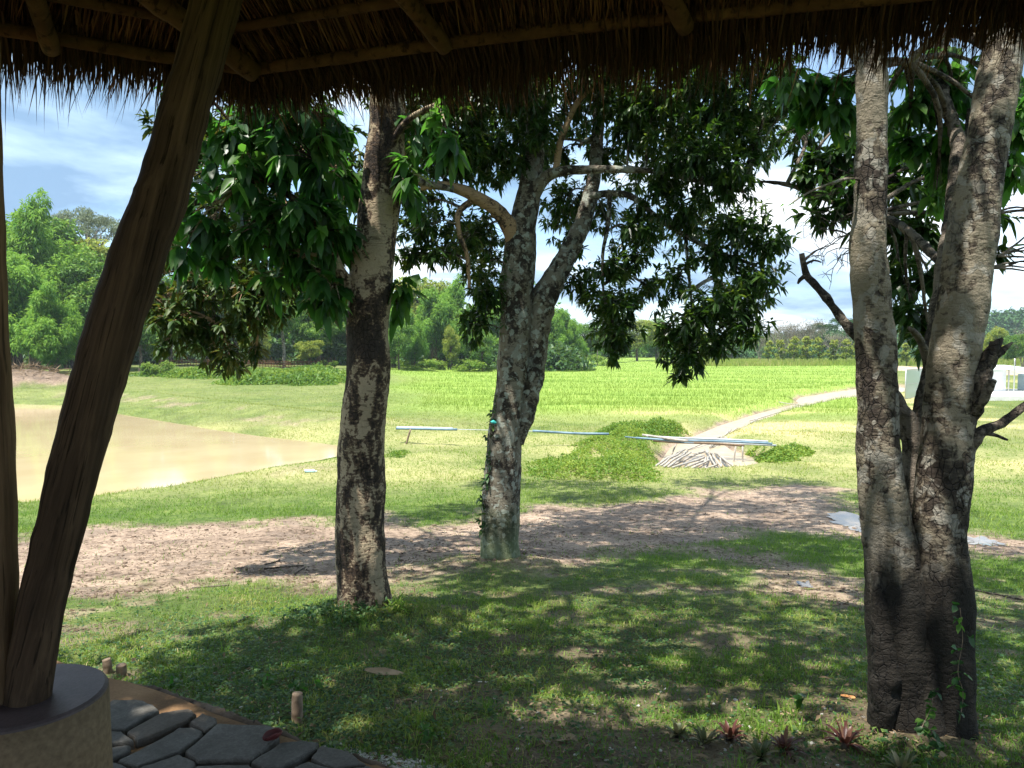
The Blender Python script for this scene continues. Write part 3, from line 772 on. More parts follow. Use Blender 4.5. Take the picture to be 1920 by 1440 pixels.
# edging logs along the floor
def log(pp, r, label, name="edging_log", up=.0):
    pts = []; 
    for (a, b) in pp:
        v = PW(a, b, .0); pts.append(Vector((v.x, v.y, gz(v.x, v.y) * .3 - .0 + up)))
    mb = MB(); mb.tube(pts, r, 14, rough=.35, step=.02, seed=rnd.random() * 9, fine=.004)
    tag(mb.build(name, WOOD_EDGE, None, True), label, "log", "rough logs edging the hut floor")
log([(170, 1250), (230, 1264), (290, 1274), (345, 1300)], [.014, .022, .024, .02], "thin grey log edging the floor beside the pedestal", up=.0)
log([(335, 1292), (400, 1320), (470, 1347), (530, 1366), (572, 1388)], [.02, .033, .03, .027, .02], "thick bark-covered log edging the middle of the sandy strip", up=.0)
log([(572, 1392), (640, 1404), (700, 1424), (790, 1460)], [.016, .02, .022, .02], "weathered log edging the floor beside the white gravel", up=.0)
def stake(px, py, topy, r, label, tilt=0):
    v = P(px, py); Yv = v.y; zt = at(px, topy, Yv).z
    mb = MB(); mb.tube([(v.x, v.y, v.z - .05), (v.x + tilt * .3, v.y, v.z + (zt - v.z) * .5), (v.x + tilt, v.y, zt)], [r * .95, r, r * .9], 14, rough=.12, step=.01, seed=px, fine=.001)
    tag(mb.build("wooden_peg", STAKE, None, True), label, "peg", "wooden pegs along the floor edge")
stake(557, 1358, 1300, .027, "tall pale wooden peg standing on the lawn side of the edging log", .004)
stake(228, 1268, 1246, .030, "short round stump peg behind the thin edging log")
stake(203, 1262, 1236, .026, "short dark wooden peg nearest the pedestal", -.01)
# ================================================================== LEAVES
def leaf_arrays(Pp, D, Nn, L, W, curl=.25, full=True):
    """leaf blades from arrays: base point, direction, normal, length, width -> verts, tris"""
    N = len(Pp); D = D / (np.linalg.norm(D, axis=1)[:, None] + 1e-9)
    S = np.cross(D, Nn); S /= np.linalg.norm(S, axis=1)[:, None] + 1e-9
    Nn = np.cross(S, D); L = L[:, None]; W = W[:, None]
    dz = np.array([0, 0, -1.0])
    if full:
        def q(t, s, lift): return Pp + D * L * t + S * W * s * .5 + Nn * W * lift + dz * L * curl * t * t
        V = np.stack([q(0, 0, 0), q(.36, -1, .14), q(.36, 0, 0), q(.36, 1, .14), q(.72, -.72, .1), q(.72, 0, 0), q(.72, .72, .1), q(1, 0, 0)], 1).reshape(-1, 3)
        T = np.array([[0, 2, 1], [0, 3, 2], [1, 2, 5], [1, 5, 4], [2, 3, 6], [2, 6, 5], [4, 5, 7], [5, 6, 7]]); k = 8
    else:
        V = np.stack([Pp, Pp + D * L * .5 - S * W * .5 + Nn * W * .12, Pp + D * L + dz * L * curl, Pp + D * L * .5 + S * W * .5 + Nn * W * .12], 1).reshape(-1, 3)
        T = np.array([[0, 2, 1], [0, 3, 2]]); k = 4
    F = (np.arange(N) * k)[:, None, None] + T[None]
    return V, F.reshape(-1, 3), k
def unit(n): v = rg.normal(size=(n, 3)); return v / np.linalg.norm(v, axis=1)[:, None]
def whorls(tips, dirs, per, L0, W0, droop=.3, spread=.9, tint0=None, full=True, curl=.25, lvar=.3):
    N = len(tips); P_ = np.repeat(tips, per, 0); d = np.repeat(dirs, per, 0)
    D = d * (1 - spread * .5) + unit(N * per) * spread + np.array([0, 0, -droop])
    Nn = unit(N * per) * .55 + np.array([0, 0, 1.0])
    L = L0 * rg.uniform(1 - lvar, 1 + lvar, N * per); W = W0 * rg.uniform(.8, 1.2, N * per)
    P_ = P_ + unit(N * per) * L0 * .12 - d * (rg.random(N * per)[:, None] * L0 * .8)
    V, F, k = leaf_arrays(P_, D, Nn, L, W, curl, full)
    base = np.repeat(tint0 if tint0 is not None else rg.random(N), per)
    t = np.clip(base * .6 + rg.random(N * per) * .4, 0, 1)
    return V, F, np.repeat(t, k)
def crown_mesh(name, parts, mat):
    Vs, Fs, Ts, o = [], [], [], 0
    for V, F, T in parts: Vs.append(V); Fs.append(F + o); Ts.append(T); o += len(V)
    return mesh_tri(name, np.concatenate(Vs), np.concatenate(Fs), mat, False, {"tint": np.concatenate(Ts)})
def blob(c, r, dens, sag=0):
    """twig tips inside an uneven ellipsoid; returns tips, outward dirs"""
    n = max(3, int(dens)); u = unit(n); rr = rg.random(n) ** .45
    lump = .75 + .5 * np.array([mnoise.noise(Vector((a[0] * 1.8 + c[0] * 3, a[1] * 1.8, a[2] * 1.8 + c[2]))) + .5 for a in u])
    p = np.array(c) + u * (rr * lump)[:, None] * np.array(r); return p, u

def foliage(parent, skel, blobs, mat, Lf, Wf, per, dens, woodmat, name="crown", droop=.3, tint=.5, tvar=.5, rtwig=.006, conn=True, full=True, curl=.25, spread=.9):
    parts = []; mb = MB()
    sk = [Vector(p) for p in skel]
    for bl in blobs:
        c, r = bl[0], bl[1]; m = bl[2] if len(bl) > 2 else 1.0; td = bl[3] if len(bl) > 3 else 0
        n = dens * m * (r[0] * r[2] + r[1] * .3 * (r[0] + r[2])) 
        tips, dirs = blob(c, r, n * (.8 if c[2] > 1.9 + .47 * c[1] else 1))
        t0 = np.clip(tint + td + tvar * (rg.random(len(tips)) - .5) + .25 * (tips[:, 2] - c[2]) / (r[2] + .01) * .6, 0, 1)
        parts.append(whorls(tips, dirs, per, Lf, Wf, droop, spread, t0, full, curl, .42))
        C = Vector(c)
        if conn:
            s = min(sk, key=lambda q: (q - C).length + .3 * max(0, q.z - C.z)); d = (C - s).length
            mid = s.lerp(C, .5) + Vector((rnd.uniform(-.1, .1), rnd.uniform(-.1, .1), .12)) * d
            r0 = min(.05, .008 + .012 * d)
            mb.tube([s, mid, C], [r0, r0 * .7, rtwig], 6, rough=.2, step=.08)
            for k in range(0, len(tips), max(1, len(tips) // 12)):
                q = Vector(tips[k]); a = mid.lerp(C, rnd.uniform(.2, 1)); mm = a.lerp(q, .5) + Vector((0, 0, .05 * (q - a).length))
                mb.tube([a, mm, q], [rtwig, rtwig * .7, rtwig * .35], 4, cap=False)
    link(name, crown_mesh(name, parts, mat), parent)
    if conn: link("twigs", mb.mesh("twigs", woodmat, True), parent)

def limbs(mb, paths, step=.03, rough=.12, fine=.003, seg=14, seed=0):
    sk = []
    for i, (pts, rr) in enumerate(paths):
        p, r = mb.tube(pts, rr, seg, rough=rough, step=step, seed=seed + i * 3.1, fine=fine); sk += p[::4]
    return sk
def px_path(L, fx=1.0):
    """[(px,py,Y,halfwidth px)] -> points, radii"""
    return [at(a, b, y) for a, b, y, h in L], [h / FPX * y * fx for a, b, y, h in L]
def pxb(px, py, Y, rx, ry, m=1.0, td=0, dy=None):
    c = at(px, py, Y); return ((c.x, c.y, c.z), (rx / FPX * Y, (dy or max(rx, ry) / FPX * Y), ry / FPX * Y), m, td)

# ------------------------------------------------------------------ tree A (left, flaky bark, big leaves)
TA = thing("flaky_bark_tree", "straight tree with flaking tan and brown bark, weeds at its foot, left of the middle", "tree", (TREE_A[0], TREE_A[1], gz(*TREE_A)), "tall trees shading the lawn")
mb = MB()
YA = 5.9
pts, rr = px_path([(686, 1200, YA, 60), (683, 1150, YA, 52), (679, 1090, YA, 48), (675, 1000, YA, 46), (676, 900, YA, 44), (680, 800, YA, 43), (689, 700, YA, 41), (690, 600, YA, 39), (697, 500, YA, 40), (706, 420, YA, 38), (716, 350, YA, 37), (724, 250, YA, 34), (728, 180, YA, 32), (733, 60, YA, 31), (740, -150, YA, 28), (748, -500, YA, 22), (755, -900, YA, 12)])
p_, r_ = mb.tube(pts, rr, 56, rough=.12, step=.022, seed=1, fine=.0045, lobes=.02); skA = p_[40::6]
mb.build("trunk", BARK_A, TA, True)
mb = MB()
skA += limbs(mb, [px_path([(672, 560, YA, 14), (650, 528, 5.8, 13), (632, 500, 5.7, 11), (610, 440, 5.6, 9), (560, 380, 5.5, 7), (480, 330, 5.4, 5)]),
                  px_path([(610, 440, 5.6, 7), (600, 380, 5.6, 6), (590, 250, 5.5, 4)]),
                  px_path([(722, 300, YA, 8), (760, 230, 5.7, 6), (830, 190, 5.5, 4)]),
                  px_path([(735, 40, YA, 16), (640, -100, 5.5, 12), (500, -200, 5.1, 8)]),
                  px_path([(738, -50, YA, 16), (860, -200, 5.5, 10), (980, -320, 5.1, 6)]),
                  px_path([(740, -150, YA, 16), (700, -350, 5.3, 10), (660, -520, 4.7, 6)])])
mb.build("limb", BARK_A, TA, True)
BA = [pxb(*q) for q in [
    (420, 490, 5.6, 60, 40, .5), (520, 520, 5.7, 60, 36, .5), (585, 560, 5.7, 40, 40, .5), (355, 380, 5.3, 36, 60, .5), 
    (430, 250, 5.4, 75, 60, .9), (520, 215, 5.5, 75, 60, .8), (590, 300, 5.5, 80, 80), (450, 340, 5.4, 85, 60), (545, 400, 5.5, 85, 70), (480, 430, 5.4, 75, 50, .9), (390, 420, 5.3, 55, 60, .8),
    (610, 430, 5.6, 55, 80, 1.0), (620, 540, 5.7, 32, 70, .8), (600, 210, 5.6, 70, 60, .8), (650, 340, 6.1, 40, 80, .8), (345, 470, 5.2, 28, 45, .6), (555, 480, 5.6, 60, 40, .6),
    (842, 262, 5.3, 24, 58, 1.0, .4), (822, 210, 5.4, 30, 40, .5, .2), (768, 330, 5.8, 26, 60, .9, .1), (755, 540, 6.0, 26, 50, .8, .25), (780, 240, 5.9, 40, 50, .6),
    (370, 160, 5.2, 70, 50, .5), (500, 120, 5.3, 90, 60, .5)]]
for c in [(-3.2, 1.6, 5.0), (-2.3, 1.9, 4.8), (-2.2, 3.0, 5.9), (-3.9, 2.4, 5.2), (-2.6, 2.7, 5.0), (-1.3, 2.8, 5.2), (-4.9, 1.6, 5.4), (0.1, 3.2, 5.3), (-1.2, 4.0, 5.6), (.3, 4.7, 5.4), (1.2, 3.4, 5.2), (-1.4, 6.2, 6.6), (-.4, 5.6, 6.9), (-2.2, 6.6, 6.4), (-.2, 7.0, 6.7), (-3.0, 3.6, 5.6)]:
    BA.append((c, (1.25, 1.1, .7), .6))  # unseen crown masses, added overhead to shade the hut floor and near lawn
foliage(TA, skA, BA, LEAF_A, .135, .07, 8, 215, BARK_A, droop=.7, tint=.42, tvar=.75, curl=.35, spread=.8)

# ------------------------------------------------------------------ tree B (middle, lichened, forked)
TB = thing("forked_lichen_tree", "grey lichen-covered tree that forks into several limbs, in the middle of the view", "tree", (TREE_B[0], TREE_B[1], gz(*TREE_B)), "tall trees shading the lawn")
mb = MB()
YB = 9.0
main = px_path([(938, 1100, YB, 44), (938, 1060, YB, 38), (938, 1000, YB, 36), (941, 920, YB, 35), (945, 840, YB, 33), (952, 770, YB, 31), (961, 700, YB, 29), (967, 600, YB, 29), (970, 520, YB, 31), (978, 440, YB, 28), (992, 350, YB, 20), (1003, 270, 9.1, 20), (1010, 180, 9.1, 18), (1012, 60, 9.2, 15), (1020, -150, 9.3, 12), (1030, -400, 9.4, 7)])
st2 = px_path([(968, 830, 9.02, 14), (985, 770, 9.03, 20), (998, 700, 9.05, 22), (1008, 620, 9.06, 24), (1018, 565, 9.06, 26), (1038, 525, 9.1, 22), (1068, 470, 9.15, 18), (1092, 420, 9.2, 16), (1106, 370, 9.25, 14), (1115, 320, 9.3, 12), (1122, 230, 9.4, 11), (1130, 120, 9.5, 9), (1140, -60, 9.6, 7)])
p1_, r1_ = mb.tube(main[0], main[1], 48, rough=.12, step=.03, seed=4, fine=.005, lobes=.04)
p2_, r2_ = mb.tube(st2[0], st2[1], 36, rough=.16, step=.03, seed=11, fine=.005)
kb = px_path([(1003, 722, 9.0, 12), (1012, 717, 8.96, 7), (1017, 716, 8.95, 3)]); mb.tube(kb[0], kb[1], 12, rough=.2)
skB = p1_[90::5] + p2_[60::4]
mb.build("trunk", BARK_B, TB, True)
LB = [
  px_path([(972, 470, 9.0, 18), (957, 430, 8.9, 16), (938, 400, 8.8, 14), (908, 378, 8.7, 12), (870, 358, 8.6, 11), (828, 348, 8.5, 8), (790, 352, 8.4, 5)]),
  px_path([(895, 374, 8.7, 6), (872, 385, 8.65, 6), (858, 405, 8.6, 5), (862, 440, 8.6, 5), (876, 480, 8.6, 4), (880, 540, 8.6, 3)]),
  px_path([(985, 420, 9.0, 14), (1003, 360, 8.95, 13), (1022, 335, 8.9, 12), (1045, 322, 8.8, 10), (1100, 318, 8.7, 8), (1160, 318, 8.6, 7), (1230, 322, 8.5, 5), (1330, 345, 8.4, 4), (1400, 360, 8.3, 3)]),
  px_path([(1042, 324, 8.8, 7), (1048, 280, 8.8, 6), (1058, 245, 8.8, 6), (1080, 195, 8.8, 5), (1110, 165, 8.7, 4)]),
  px_path([(1057, 248, 8.8, 3), (1048, 228, 8.8, 3), (1040, 215, 8.8, 2)]),
  px_path([(1118, 262, 9.35, 5), (1100, 262, 9.3, 4), (1085, 275, 9.2, 3)]),
  px_path([(1108, 368, 9.2, 8), (1150, 362, 9.0, 6), (1190, 372, 8.8, 6), (1240, 415, 8.7, 5), (1300, 450, 8.6, 5), (1360, 478, 8.5, 4), (1420, 498, 8.4, 3)]),
  px_path([(1143, 365, 9.0, 4), (1140, 420, 9.0, 4), (1130, 480, 8.9, 3), (1132, 560, 8.9, 2)]),
  px_path([(1285, 445, 8.6, 3), (1292, 520, 8.6, 3), (1300, 600, 8.5, 2)]),
  px_path([(850, 355, 8.5, 6), (700, 330, 8.2, 7), (560, 380, 8.0, 6), (420, 490, 7.9, 4), (400, 600, 7.9, 3)]),
  px_path([(560, 380, 8.0, 5), (520, 500, 8.0, 4), (470, 600, 8.0, 3)]),
  px_path([(1012, 60, 9.2, 11), (1200, -60, 8.7, 8), (1350, -120, 8.2, 5)]),
  px_path([(1010, 100, 9.2, 11), (850, -60, 8.7, 8), (650, -150, 8.2, 6), (500, -180, 8, 4)]),
  px_path([(1020, -100, 9.2, 10), (1050, -250, 10.2, 8), (1080, -300, 12, 5)]),
]
for i, (pp, rr) in enumerate(LB):
    mb = MB(); skB += limbs(mb, [(pp, rr)], .05, .2, .003, 12, seed=i * 7)
    mb.build("limb", BARK_L if i in (0, 1, 3) else BARK_B, TB, True)
BBp = [
 (840, 200, 8.5, 95, 75), (780, 270, 8.4, 70, 55, .8), (930, 285, 8.9, 85, 55), (900, 170, 8.7, 95, 65), (985, 170, 8.8, 60, 70, .8), (860, 290, 8.6, 70, 55), (880, 440, 9.0, 60, 55, .5), (800, 420, 8.5, 50, 45, .6),
 (820, 470, 8.6, 45, 36, .8), (912, 545, 8.9, 38, 55), (895, 610, 8.9, 38, 42, .9), (770, 480, 8.6, 40, 40, .7), (1045, 285, 9.5, 45, 35, .6), (1060, 370, 9.8, 50, 50, .5),
 (1240, 180, 8.5, 105, 70), (1370, 185, 8.4, 95, 75), (1190, 240, 8.8, 55, 50, .9), (1300, 280, 8.4, 105, 65), (1250, 340, 8.6, 60, 40), (1360, 330, 8.3, 70, 50), (1410, 270, 8.3, 38, 40, .8), (1190, 415, 8.8, 45, 45, .8), (1290, 395, 8.5, 75, 42, .8),
 (1385, 420, 8.3, 60, 40), (1445, 455, 8.2, 50, 32), (1340, 480, 8.4, 60, 38, .9), (1420, 520, 8.2, 65, 40), (1360, 570, 8.3, 75, 42), (1300, 600, 8.4, 60, 42), (1400, 620, 8.2, 60, 30), (1270, 520, 8.5, 35, 40, .7), (1290, 665, 8.4, 45, 40), (1345, 655, 8.3, 40, 28), (1275, 705, 8.4, 25, 16, .9), (1245, 620, 8.5, 30, 35, .8),
 (1150, 500, 8.9, 50, 40, .9), (1150, 570, 8.9, 60, 45), (1160, 630, 8.9, 45, 32), (1150, 668, 8.9, 24, 16), (1075, 450, 9.6, 30, 45, .5), (1090, 530, 9.4, 40, 36, .8), (1060, 180, 9.5, 30, 40, .4), (1125, 190, 9.0, 30, 50, .5), (1195, 480, 8.8, 30, 30, .6),
 (1150, 120, 8.8, 80, 40), (1320, 110, 8.4, 120, 40), (1480, 190, 8.2, 40, 35, .7), (1450, 130, 8.2, 60, 40)]
BBp += [(1085, 200, 9.8, 40, 70, .5), (1130, 290, 9.6, 50, 50, .6), (1060, 400, 10.4, 50, 60, .6), (1200, 440, 9.6, 60, 60, .6), (1130, 400, 9.9, 50, 50, .6), (1220, 540, 9.8, 50, 50, .5), (780, 390, 9.4, 50, 60, .7), (900, 430, 9.8, 60, 60, .6), (900, 500, 9.8, 50, 40, .6), (1440, 230, 9, 50, 60, .6), (1010, 220, 9.9, 80, 80, .6), (1160, 180, 9.4, 60, 60, .7), (840, 210, 11, 130, 80, .5), (960, 190, 11, 110, 80, .5), (1010, 300, 10.5, 60, 60, .4), (900, 290, 10.8, 90, 60, .5), (1260, 220, 10.6, 130, 90, .55), (1390, 240, 10.2, 90, 80, .55), (1320, 430, 10.2, 110, 60, .45), (1370, 560, 10, 90, 60, .45), (1150, 590, 10.5, 60, 70, .45), (1290, 640, 9.6, 60, 50, .5), (860, 440, 10.6, 70, 60, .35), (780, 330, 10, 70, 70, .4), (1190, 330, 10.4, 60, 50, .4),
 (800, 140, 9, 100, 50, .7), (1005, 175, 8.5, 55, 50, .7), (1015, 245, 8.5, 40, 36, .6), (1110, 150, 8.8, 60, 30, .6), (985, 110, 8.6, 90, 40, .7), (1100, 250, 10.4, 30, 30, .35)]
BB = [pxb(*(list(q[:5]) + [q[5] if len(q) > 5 else 1.0])) for q in BBp]
yc = 6.0
while yc < 17.5:
    xl = -6.3 if 9 < yc < 12.5 else (-3.2 if yc > 12.5 else -1.8)
    xr = 5.6 if yc < 15 else 5.0
    xc = xl
    while xc < xr:
        if rnd.random() > (.30 if xc < -1 else .14):
            BB.append(((xc + rnd.uniform(-.4, .4), yc + rnd.uniform(-.4, .4), max(6.7, 1.6 + .46 * yc + .9) + rnd.uniform(0, 1.2)), (1.2, 1.15, .65), .3 if yc < 8.5 else .8))
        xc += 1.75
    yc += 1.65
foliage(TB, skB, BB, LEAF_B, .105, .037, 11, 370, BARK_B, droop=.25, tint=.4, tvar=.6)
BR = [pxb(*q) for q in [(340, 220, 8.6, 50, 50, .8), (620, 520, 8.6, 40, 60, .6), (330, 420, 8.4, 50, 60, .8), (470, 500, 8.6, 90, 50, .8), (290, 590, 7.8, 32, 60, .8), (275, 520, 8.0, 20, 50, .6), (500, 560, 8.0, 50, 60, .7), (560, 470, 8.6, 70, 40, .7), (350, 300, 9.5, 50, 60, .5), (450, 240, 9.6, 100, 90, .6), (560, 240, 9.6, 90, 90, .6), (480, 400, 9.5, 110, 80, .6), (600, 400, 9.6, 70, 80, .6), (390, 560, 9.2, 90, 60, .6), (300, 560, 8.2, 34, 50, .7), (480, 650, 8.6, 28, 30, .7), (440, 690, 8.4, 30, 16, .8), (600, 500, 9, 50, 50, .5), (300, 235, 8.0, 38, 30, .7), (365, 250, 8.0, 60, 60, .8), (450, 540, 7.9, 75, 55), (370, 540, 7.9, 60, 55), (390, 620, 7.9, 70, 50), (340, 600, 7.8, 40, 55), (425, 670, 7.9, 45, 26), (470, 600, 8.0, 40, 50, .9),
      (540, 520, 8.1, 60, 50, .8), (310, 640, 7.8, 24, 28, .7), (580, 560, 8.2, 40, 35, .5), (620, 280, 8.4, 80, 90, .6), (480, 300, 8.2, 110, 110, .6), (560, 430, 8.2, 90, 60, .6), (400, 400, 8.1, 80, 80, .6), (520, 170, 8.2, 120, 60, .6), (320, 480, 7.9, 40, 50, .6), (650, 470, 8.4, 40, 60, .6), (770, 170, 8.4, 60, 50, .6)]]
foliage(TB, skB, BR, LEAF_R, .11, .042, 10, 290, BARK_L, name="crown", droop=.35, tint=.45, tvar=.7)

# ------------------------------------------------------------------ tree C (right, twin stems)
TC = thing("twin_stem_tree", "big double-stemmed tree with a blackened base and creeper, at the right edge", "tree", (TREE_C[0], TREE_C[1], gz(*TREE_C)), "tall trees shading the lawn")
mb = MB(); YC = 3.3
L1 = px_path([(1700, 1440, YC, 82), (1702, 1385, YC, 66), (1696, 1320, YC, 62), (1692, 1230, YC, 60), (1684, 1130, YC, 56), (1672, 1040, YC, 48), (1660, 960, YC, 43), (1652, 880, YC, 39), (1646, 800, YC, 37), (1645, 700, YC, 34), (1640, 620, YC, 34), (1630, 520, YC, 33), (1628, 460, YC, 32), (1632, 400, YC, 28), (1634, 300, YC, 27), (1637, 200, YC, 26), (1634, 100, YC, 25), (1630, -60, YC, 24), (1622, -400, YC, 20), (1600, -900, YC, 12)])
L2 = px_path([(1785, 1460, 3.28, 84), (1776, 1400, 3.27, 60), (1768, 1320, 3.27, 52), (1762, 1230, 3.27, 56), (1762, 1130, 3.27, 56), (1760, 1050, 3.27, 51), (1762, 960, 3.27, 47), (1770, 880, 3.27, 45), (1778, 800, 3.27, 44), (1788, 700, 3.27, 43), (1797, 620, 3.27, 43), (1810, 540, 3.27, 42), (1822, 460, 3.27, 42), (1835, 360, 3.27, 41), (1853, 260, 3.27, 36), (1870, 160, 3.27, 34), (1888, 60, 3.27, 32), (1912, -60, 3.27, 30), (1980, -400, 3.2, 22), (2060, -900, 3.1, 12)])
pc1, _ = mb.tube(L1[0], L1[1], 56, rough=.13, step=.015, seed=21, fine=.0035, lobes=.02)
pc2, _ = mb.tube(L2[0], L2[1], 56, rough=.13, step=.015, seed=29, fine=.0035, lobes=.025)
for pp in [[(1755, 1450, 3.2, 60), (1745, 1380, 3.2, 34), (1735, 1250, 3.22, 26), (1728, 1120, 3.24, 16), (1722, 1040, 3.28, 8)], [(1810, 1455, 3.3, 40), (1800, 1370, 3.29, 22), (1796, 1240, 3.27, 18), (1797, 1140, 3.26, 20), (1795, 1060, 3.25, 10)], [(1650, 1400, 3.25, 20), (1660, 1280, 3.22, 26), (1655, 1150, 3.24, 20), (1645, 1070, 3.26, 10)]]:
    a_, b_ = px_path(pp); mb.tube(a_, b_, 20, rough=.3, step=.02, seed=pp[0][0], fine=.006)
mb.build("trunk", BARK_C, TC, True)
skC = pc1[150::8] + pc2[150::8]
stub = [px_path([(1812, 790, 3.25, 16), (1832, 760, 3.2, 14), (1838, 715, 3.2, 17), (1848, 680, 3.2, 16), (1866, 648, 3.18, 9), (1880, 634, 3.17, 3)]),
        px_path([(1842, 700, 3.2, 12), (1862, 675, 3.2, 8), (1882, 655, 3.2, 5), (1898, 642, 3.2, 2)]),
        px_path([(1825, 775, 3.2, 10), (1845, 745, 3.15, 9), (1856, 722, 3.13, 8), (1860, 712, 3.12, 6)]),
        px_path([(1845, 690, 3.2, 8), (1856, 660, 3.2, 5), (1860, 640, 3.2, 2)]),
        px_path([(1838, 745, 3.2, 6), (1852, 738, 3.18, 4)])]
mb = MB(); limbs(mb, stub, .015, .35, .005, 12, 5); mb.build("broken_limb", BARK_D, TC, True)
dl = [px_path([(1808, 850, 3.25, 15), (1828, 822, 3.2, 13), (1848, 806, 3.2, 10), (1872, 797, 3.2, 8), (1895, 782, 3.2, 8), (1925, 758, 3.2, 8), (1990, 720, 3.2, 6), (2080, 690, 3.2, 4)]),
      px_path([(1845, 812, 3.2, 5), (1864, 815, 3.2, 4), (1880, 821, 3.2, 3), (1889, 825, 3.2, 1.5)])]
mb = MB(); limbs(mb, dl, .015, .3, .003, 12, 9); mb.build("dead_limb", BARK_D, TC, True)
for q_ in [px_path([(1640, 150, YC, 12), (1560, 60, 3.5, 9), (1450, 20, 3.8, 6)]), px_path([(1880, 100, 3.27, 12), (1780, 60, 3.6, 9), (1700, 120, 3.9, 6)]), px_path([(1622, -300, 3.3, 14), (1500, -500, 3.6, 10), (1380, -600, 4, 6)]),
                  px_path([(1900, -100, 3.3, 12), (1960, -300, 3.8, 9), (2000, -400, 4.4, 6)]), px_path([(1628, 340, YC, 3), (1590, 335, 3.25, 2.4), (1540, 350, 3.2, 2), (1500, 370, 3.15, 1.5), (1480, 385, 3.1, 1)])]:
    mb = MB(); skC += limbs(mb, [q_], .04); mb.build("limb", BARK_C, TC, True)
BC = [pxb(*q) for q in [(1480, 150, 4.2, 60, 34, .8, .1), (1560, 195, 4.2, 62, 42, .9, .1), (1500, 190, 4.4, 40, 30, .7), (1590, 150, 4.2, 60, 40, .8), (1710, 190, 4.3, 50, 55, .9, .1), (1760, 250, 4.3, 50, 60, .9), (1700, 270, 4.4, 34, 50, .8), (1790, 170, 4.3, 50, 50, .8),
      (1775, 330, 4.4, 40, 50, .9, .1), (1755, 365, 4.3, 24, 20, .8, .3), (1735, 130, 4.4, 80, 40, .8), (1895, 250, 4.0, 30, 90, .8, .1), (1905, 340, 4.0, 24, 40, .6), (1905, 150, 4.1, 30, 60, .7), (1640, 230, 4.6, 40, 60, .5)]]
for c in [(1.2, 2.2, 4.9), (2.6, 2.4, 5.0), (3.6, 3.2, 5.1), (.6, 1.0, 5.2), (2.0, 1.0, 5.3), (1.8, 4.2, 5.6), (3.2, 4.6, 5.3), (4.6, 4.2, 5.2), (4.4, 6.0, 5.6), (2.8, 6.2, 5.9), (5.6, 5.4, 5.5)]:
    BC.append((c, (1.2, 1.15, .7), .36))  # unseen crown masses, added toward the sun to keep the trunks in shade
foliage(TC, skC, BC, LEAF_A, .10, .062, 9, 330, BARK_D, droop=.8, tint=.6, tvar=.5, curl=.3, spread=.8, rtwig=.003)
# a few bright leaves on the low twig
tw = np.array([list(at(a, b, y)) for a, b, y in [(1553, 312, 3.2), (1540, 328, 3.2), (1555, 330, 3.2), (1500, 362, 3.15), (1486, 380, 3.1), (1466, 390, 3.1), (1590, 340, 3.25), (1600, 343, 3.25), (1580, 335, 3.25), (1578, 365, 3.3), (1568, 355, 3.3), (1586, 358, 3.3)]])
crown = whorls(tw, np.tile([[-.3, -.1, -.5]], (len(tw), 1)), 2, .035, .018, .6, .8, np.where(np.arange(12) < 9, .95, .2))
link("leafy_twig", crown_mesh("leafy_twig", [crown], LEAF_A), TC)

# ------------------------------------------------------------------ tree D (gnarled tree between the stems)
TD = thing("gnarled_tree", "dark gnarled tree rising between the two pale stems, one bare limb reaching left", "tree", (2.2, 3.95, gz(2.2, 3.95)), "tall trees shading the lawn")
mb = MB()
Ld = [px_path([(1722, 1240, 3.6, 30), (1718, 1100, 3.6, 27), (1712, 1000, 3.6, 26), (1712, 920, 3.6, 24), (1716, 860, 3.6, 26), (1722, 810, 3.6, 26), (1738, 760, 3.62, 20), (1748, 700, 3.65, 18), (1754, 640, 3.7, 18), (1764, 560, 3.75, 17), (1775, 470, 3.8, 16), (1790, 380, 3.9, 15), (1800, 300, 4.0, 17), (1790, 240, 4.1, 12), (1770, 180, 4.2, 10), (1760, 60, 4.4, 9), (1750, -100, 4.6, 6)]),
      px_path([(1716, 830, 3.6, 22), (1698, 790, 3.6, 20), (1676, 752, 3.62, 18), (1655, 700, 3.66, 14), (1630, 655, 3.7, 11), (1606, 630, 3.75, 10), (1580, 600, 3.8, 9), (1555, 565, 3.85, 8), (1530, 535, 3.9, 7), (1513, 518, 3.95, 8), (1508, 500, 3.95, 6), (1503, 475, 3.95, 4)]),
      px_path([(1513, 515, 3.95, 5), (1500, 525, 3.95, 4), (1496, 532, 3.95, 2)]), px_path([(1508, 497, 3.95, 3), (1525, 488, 3.95, 2), (1540, 492, 3.95, 1.5)]), px_path([(1506, 490, 3.95, 3), (1530, 470, 4, 2), (1562, 458, 4, 1.5), (1575, 455, 4, .8)]),
      px_path([(1742, 700, 3.65, 9), (1735, 660, 3.6, 8), (1720, 630, 3.55, 6), (1705, 615, 3.5, 4)]),
      px_path([(1800, 310, 4.0, 9), (1815, 250, 4.1, 7), (1822, 180, 4.2, 5)]),
      px_path([(1770, 500, 3.8, 8), (1700, 430, 4.4, 7), (1640, 400, 5.0, 7), (1580, 385, 5.4, 6), (1520, 360, 5.6, 5), (1470, 345, 5.7, 4), (1425, 340, 5.7, 2)])]
skD = limbs(mb, Ld, .02, .3, .005, 18, 33)
mb.build("trunk", BARK_D, TD, True)
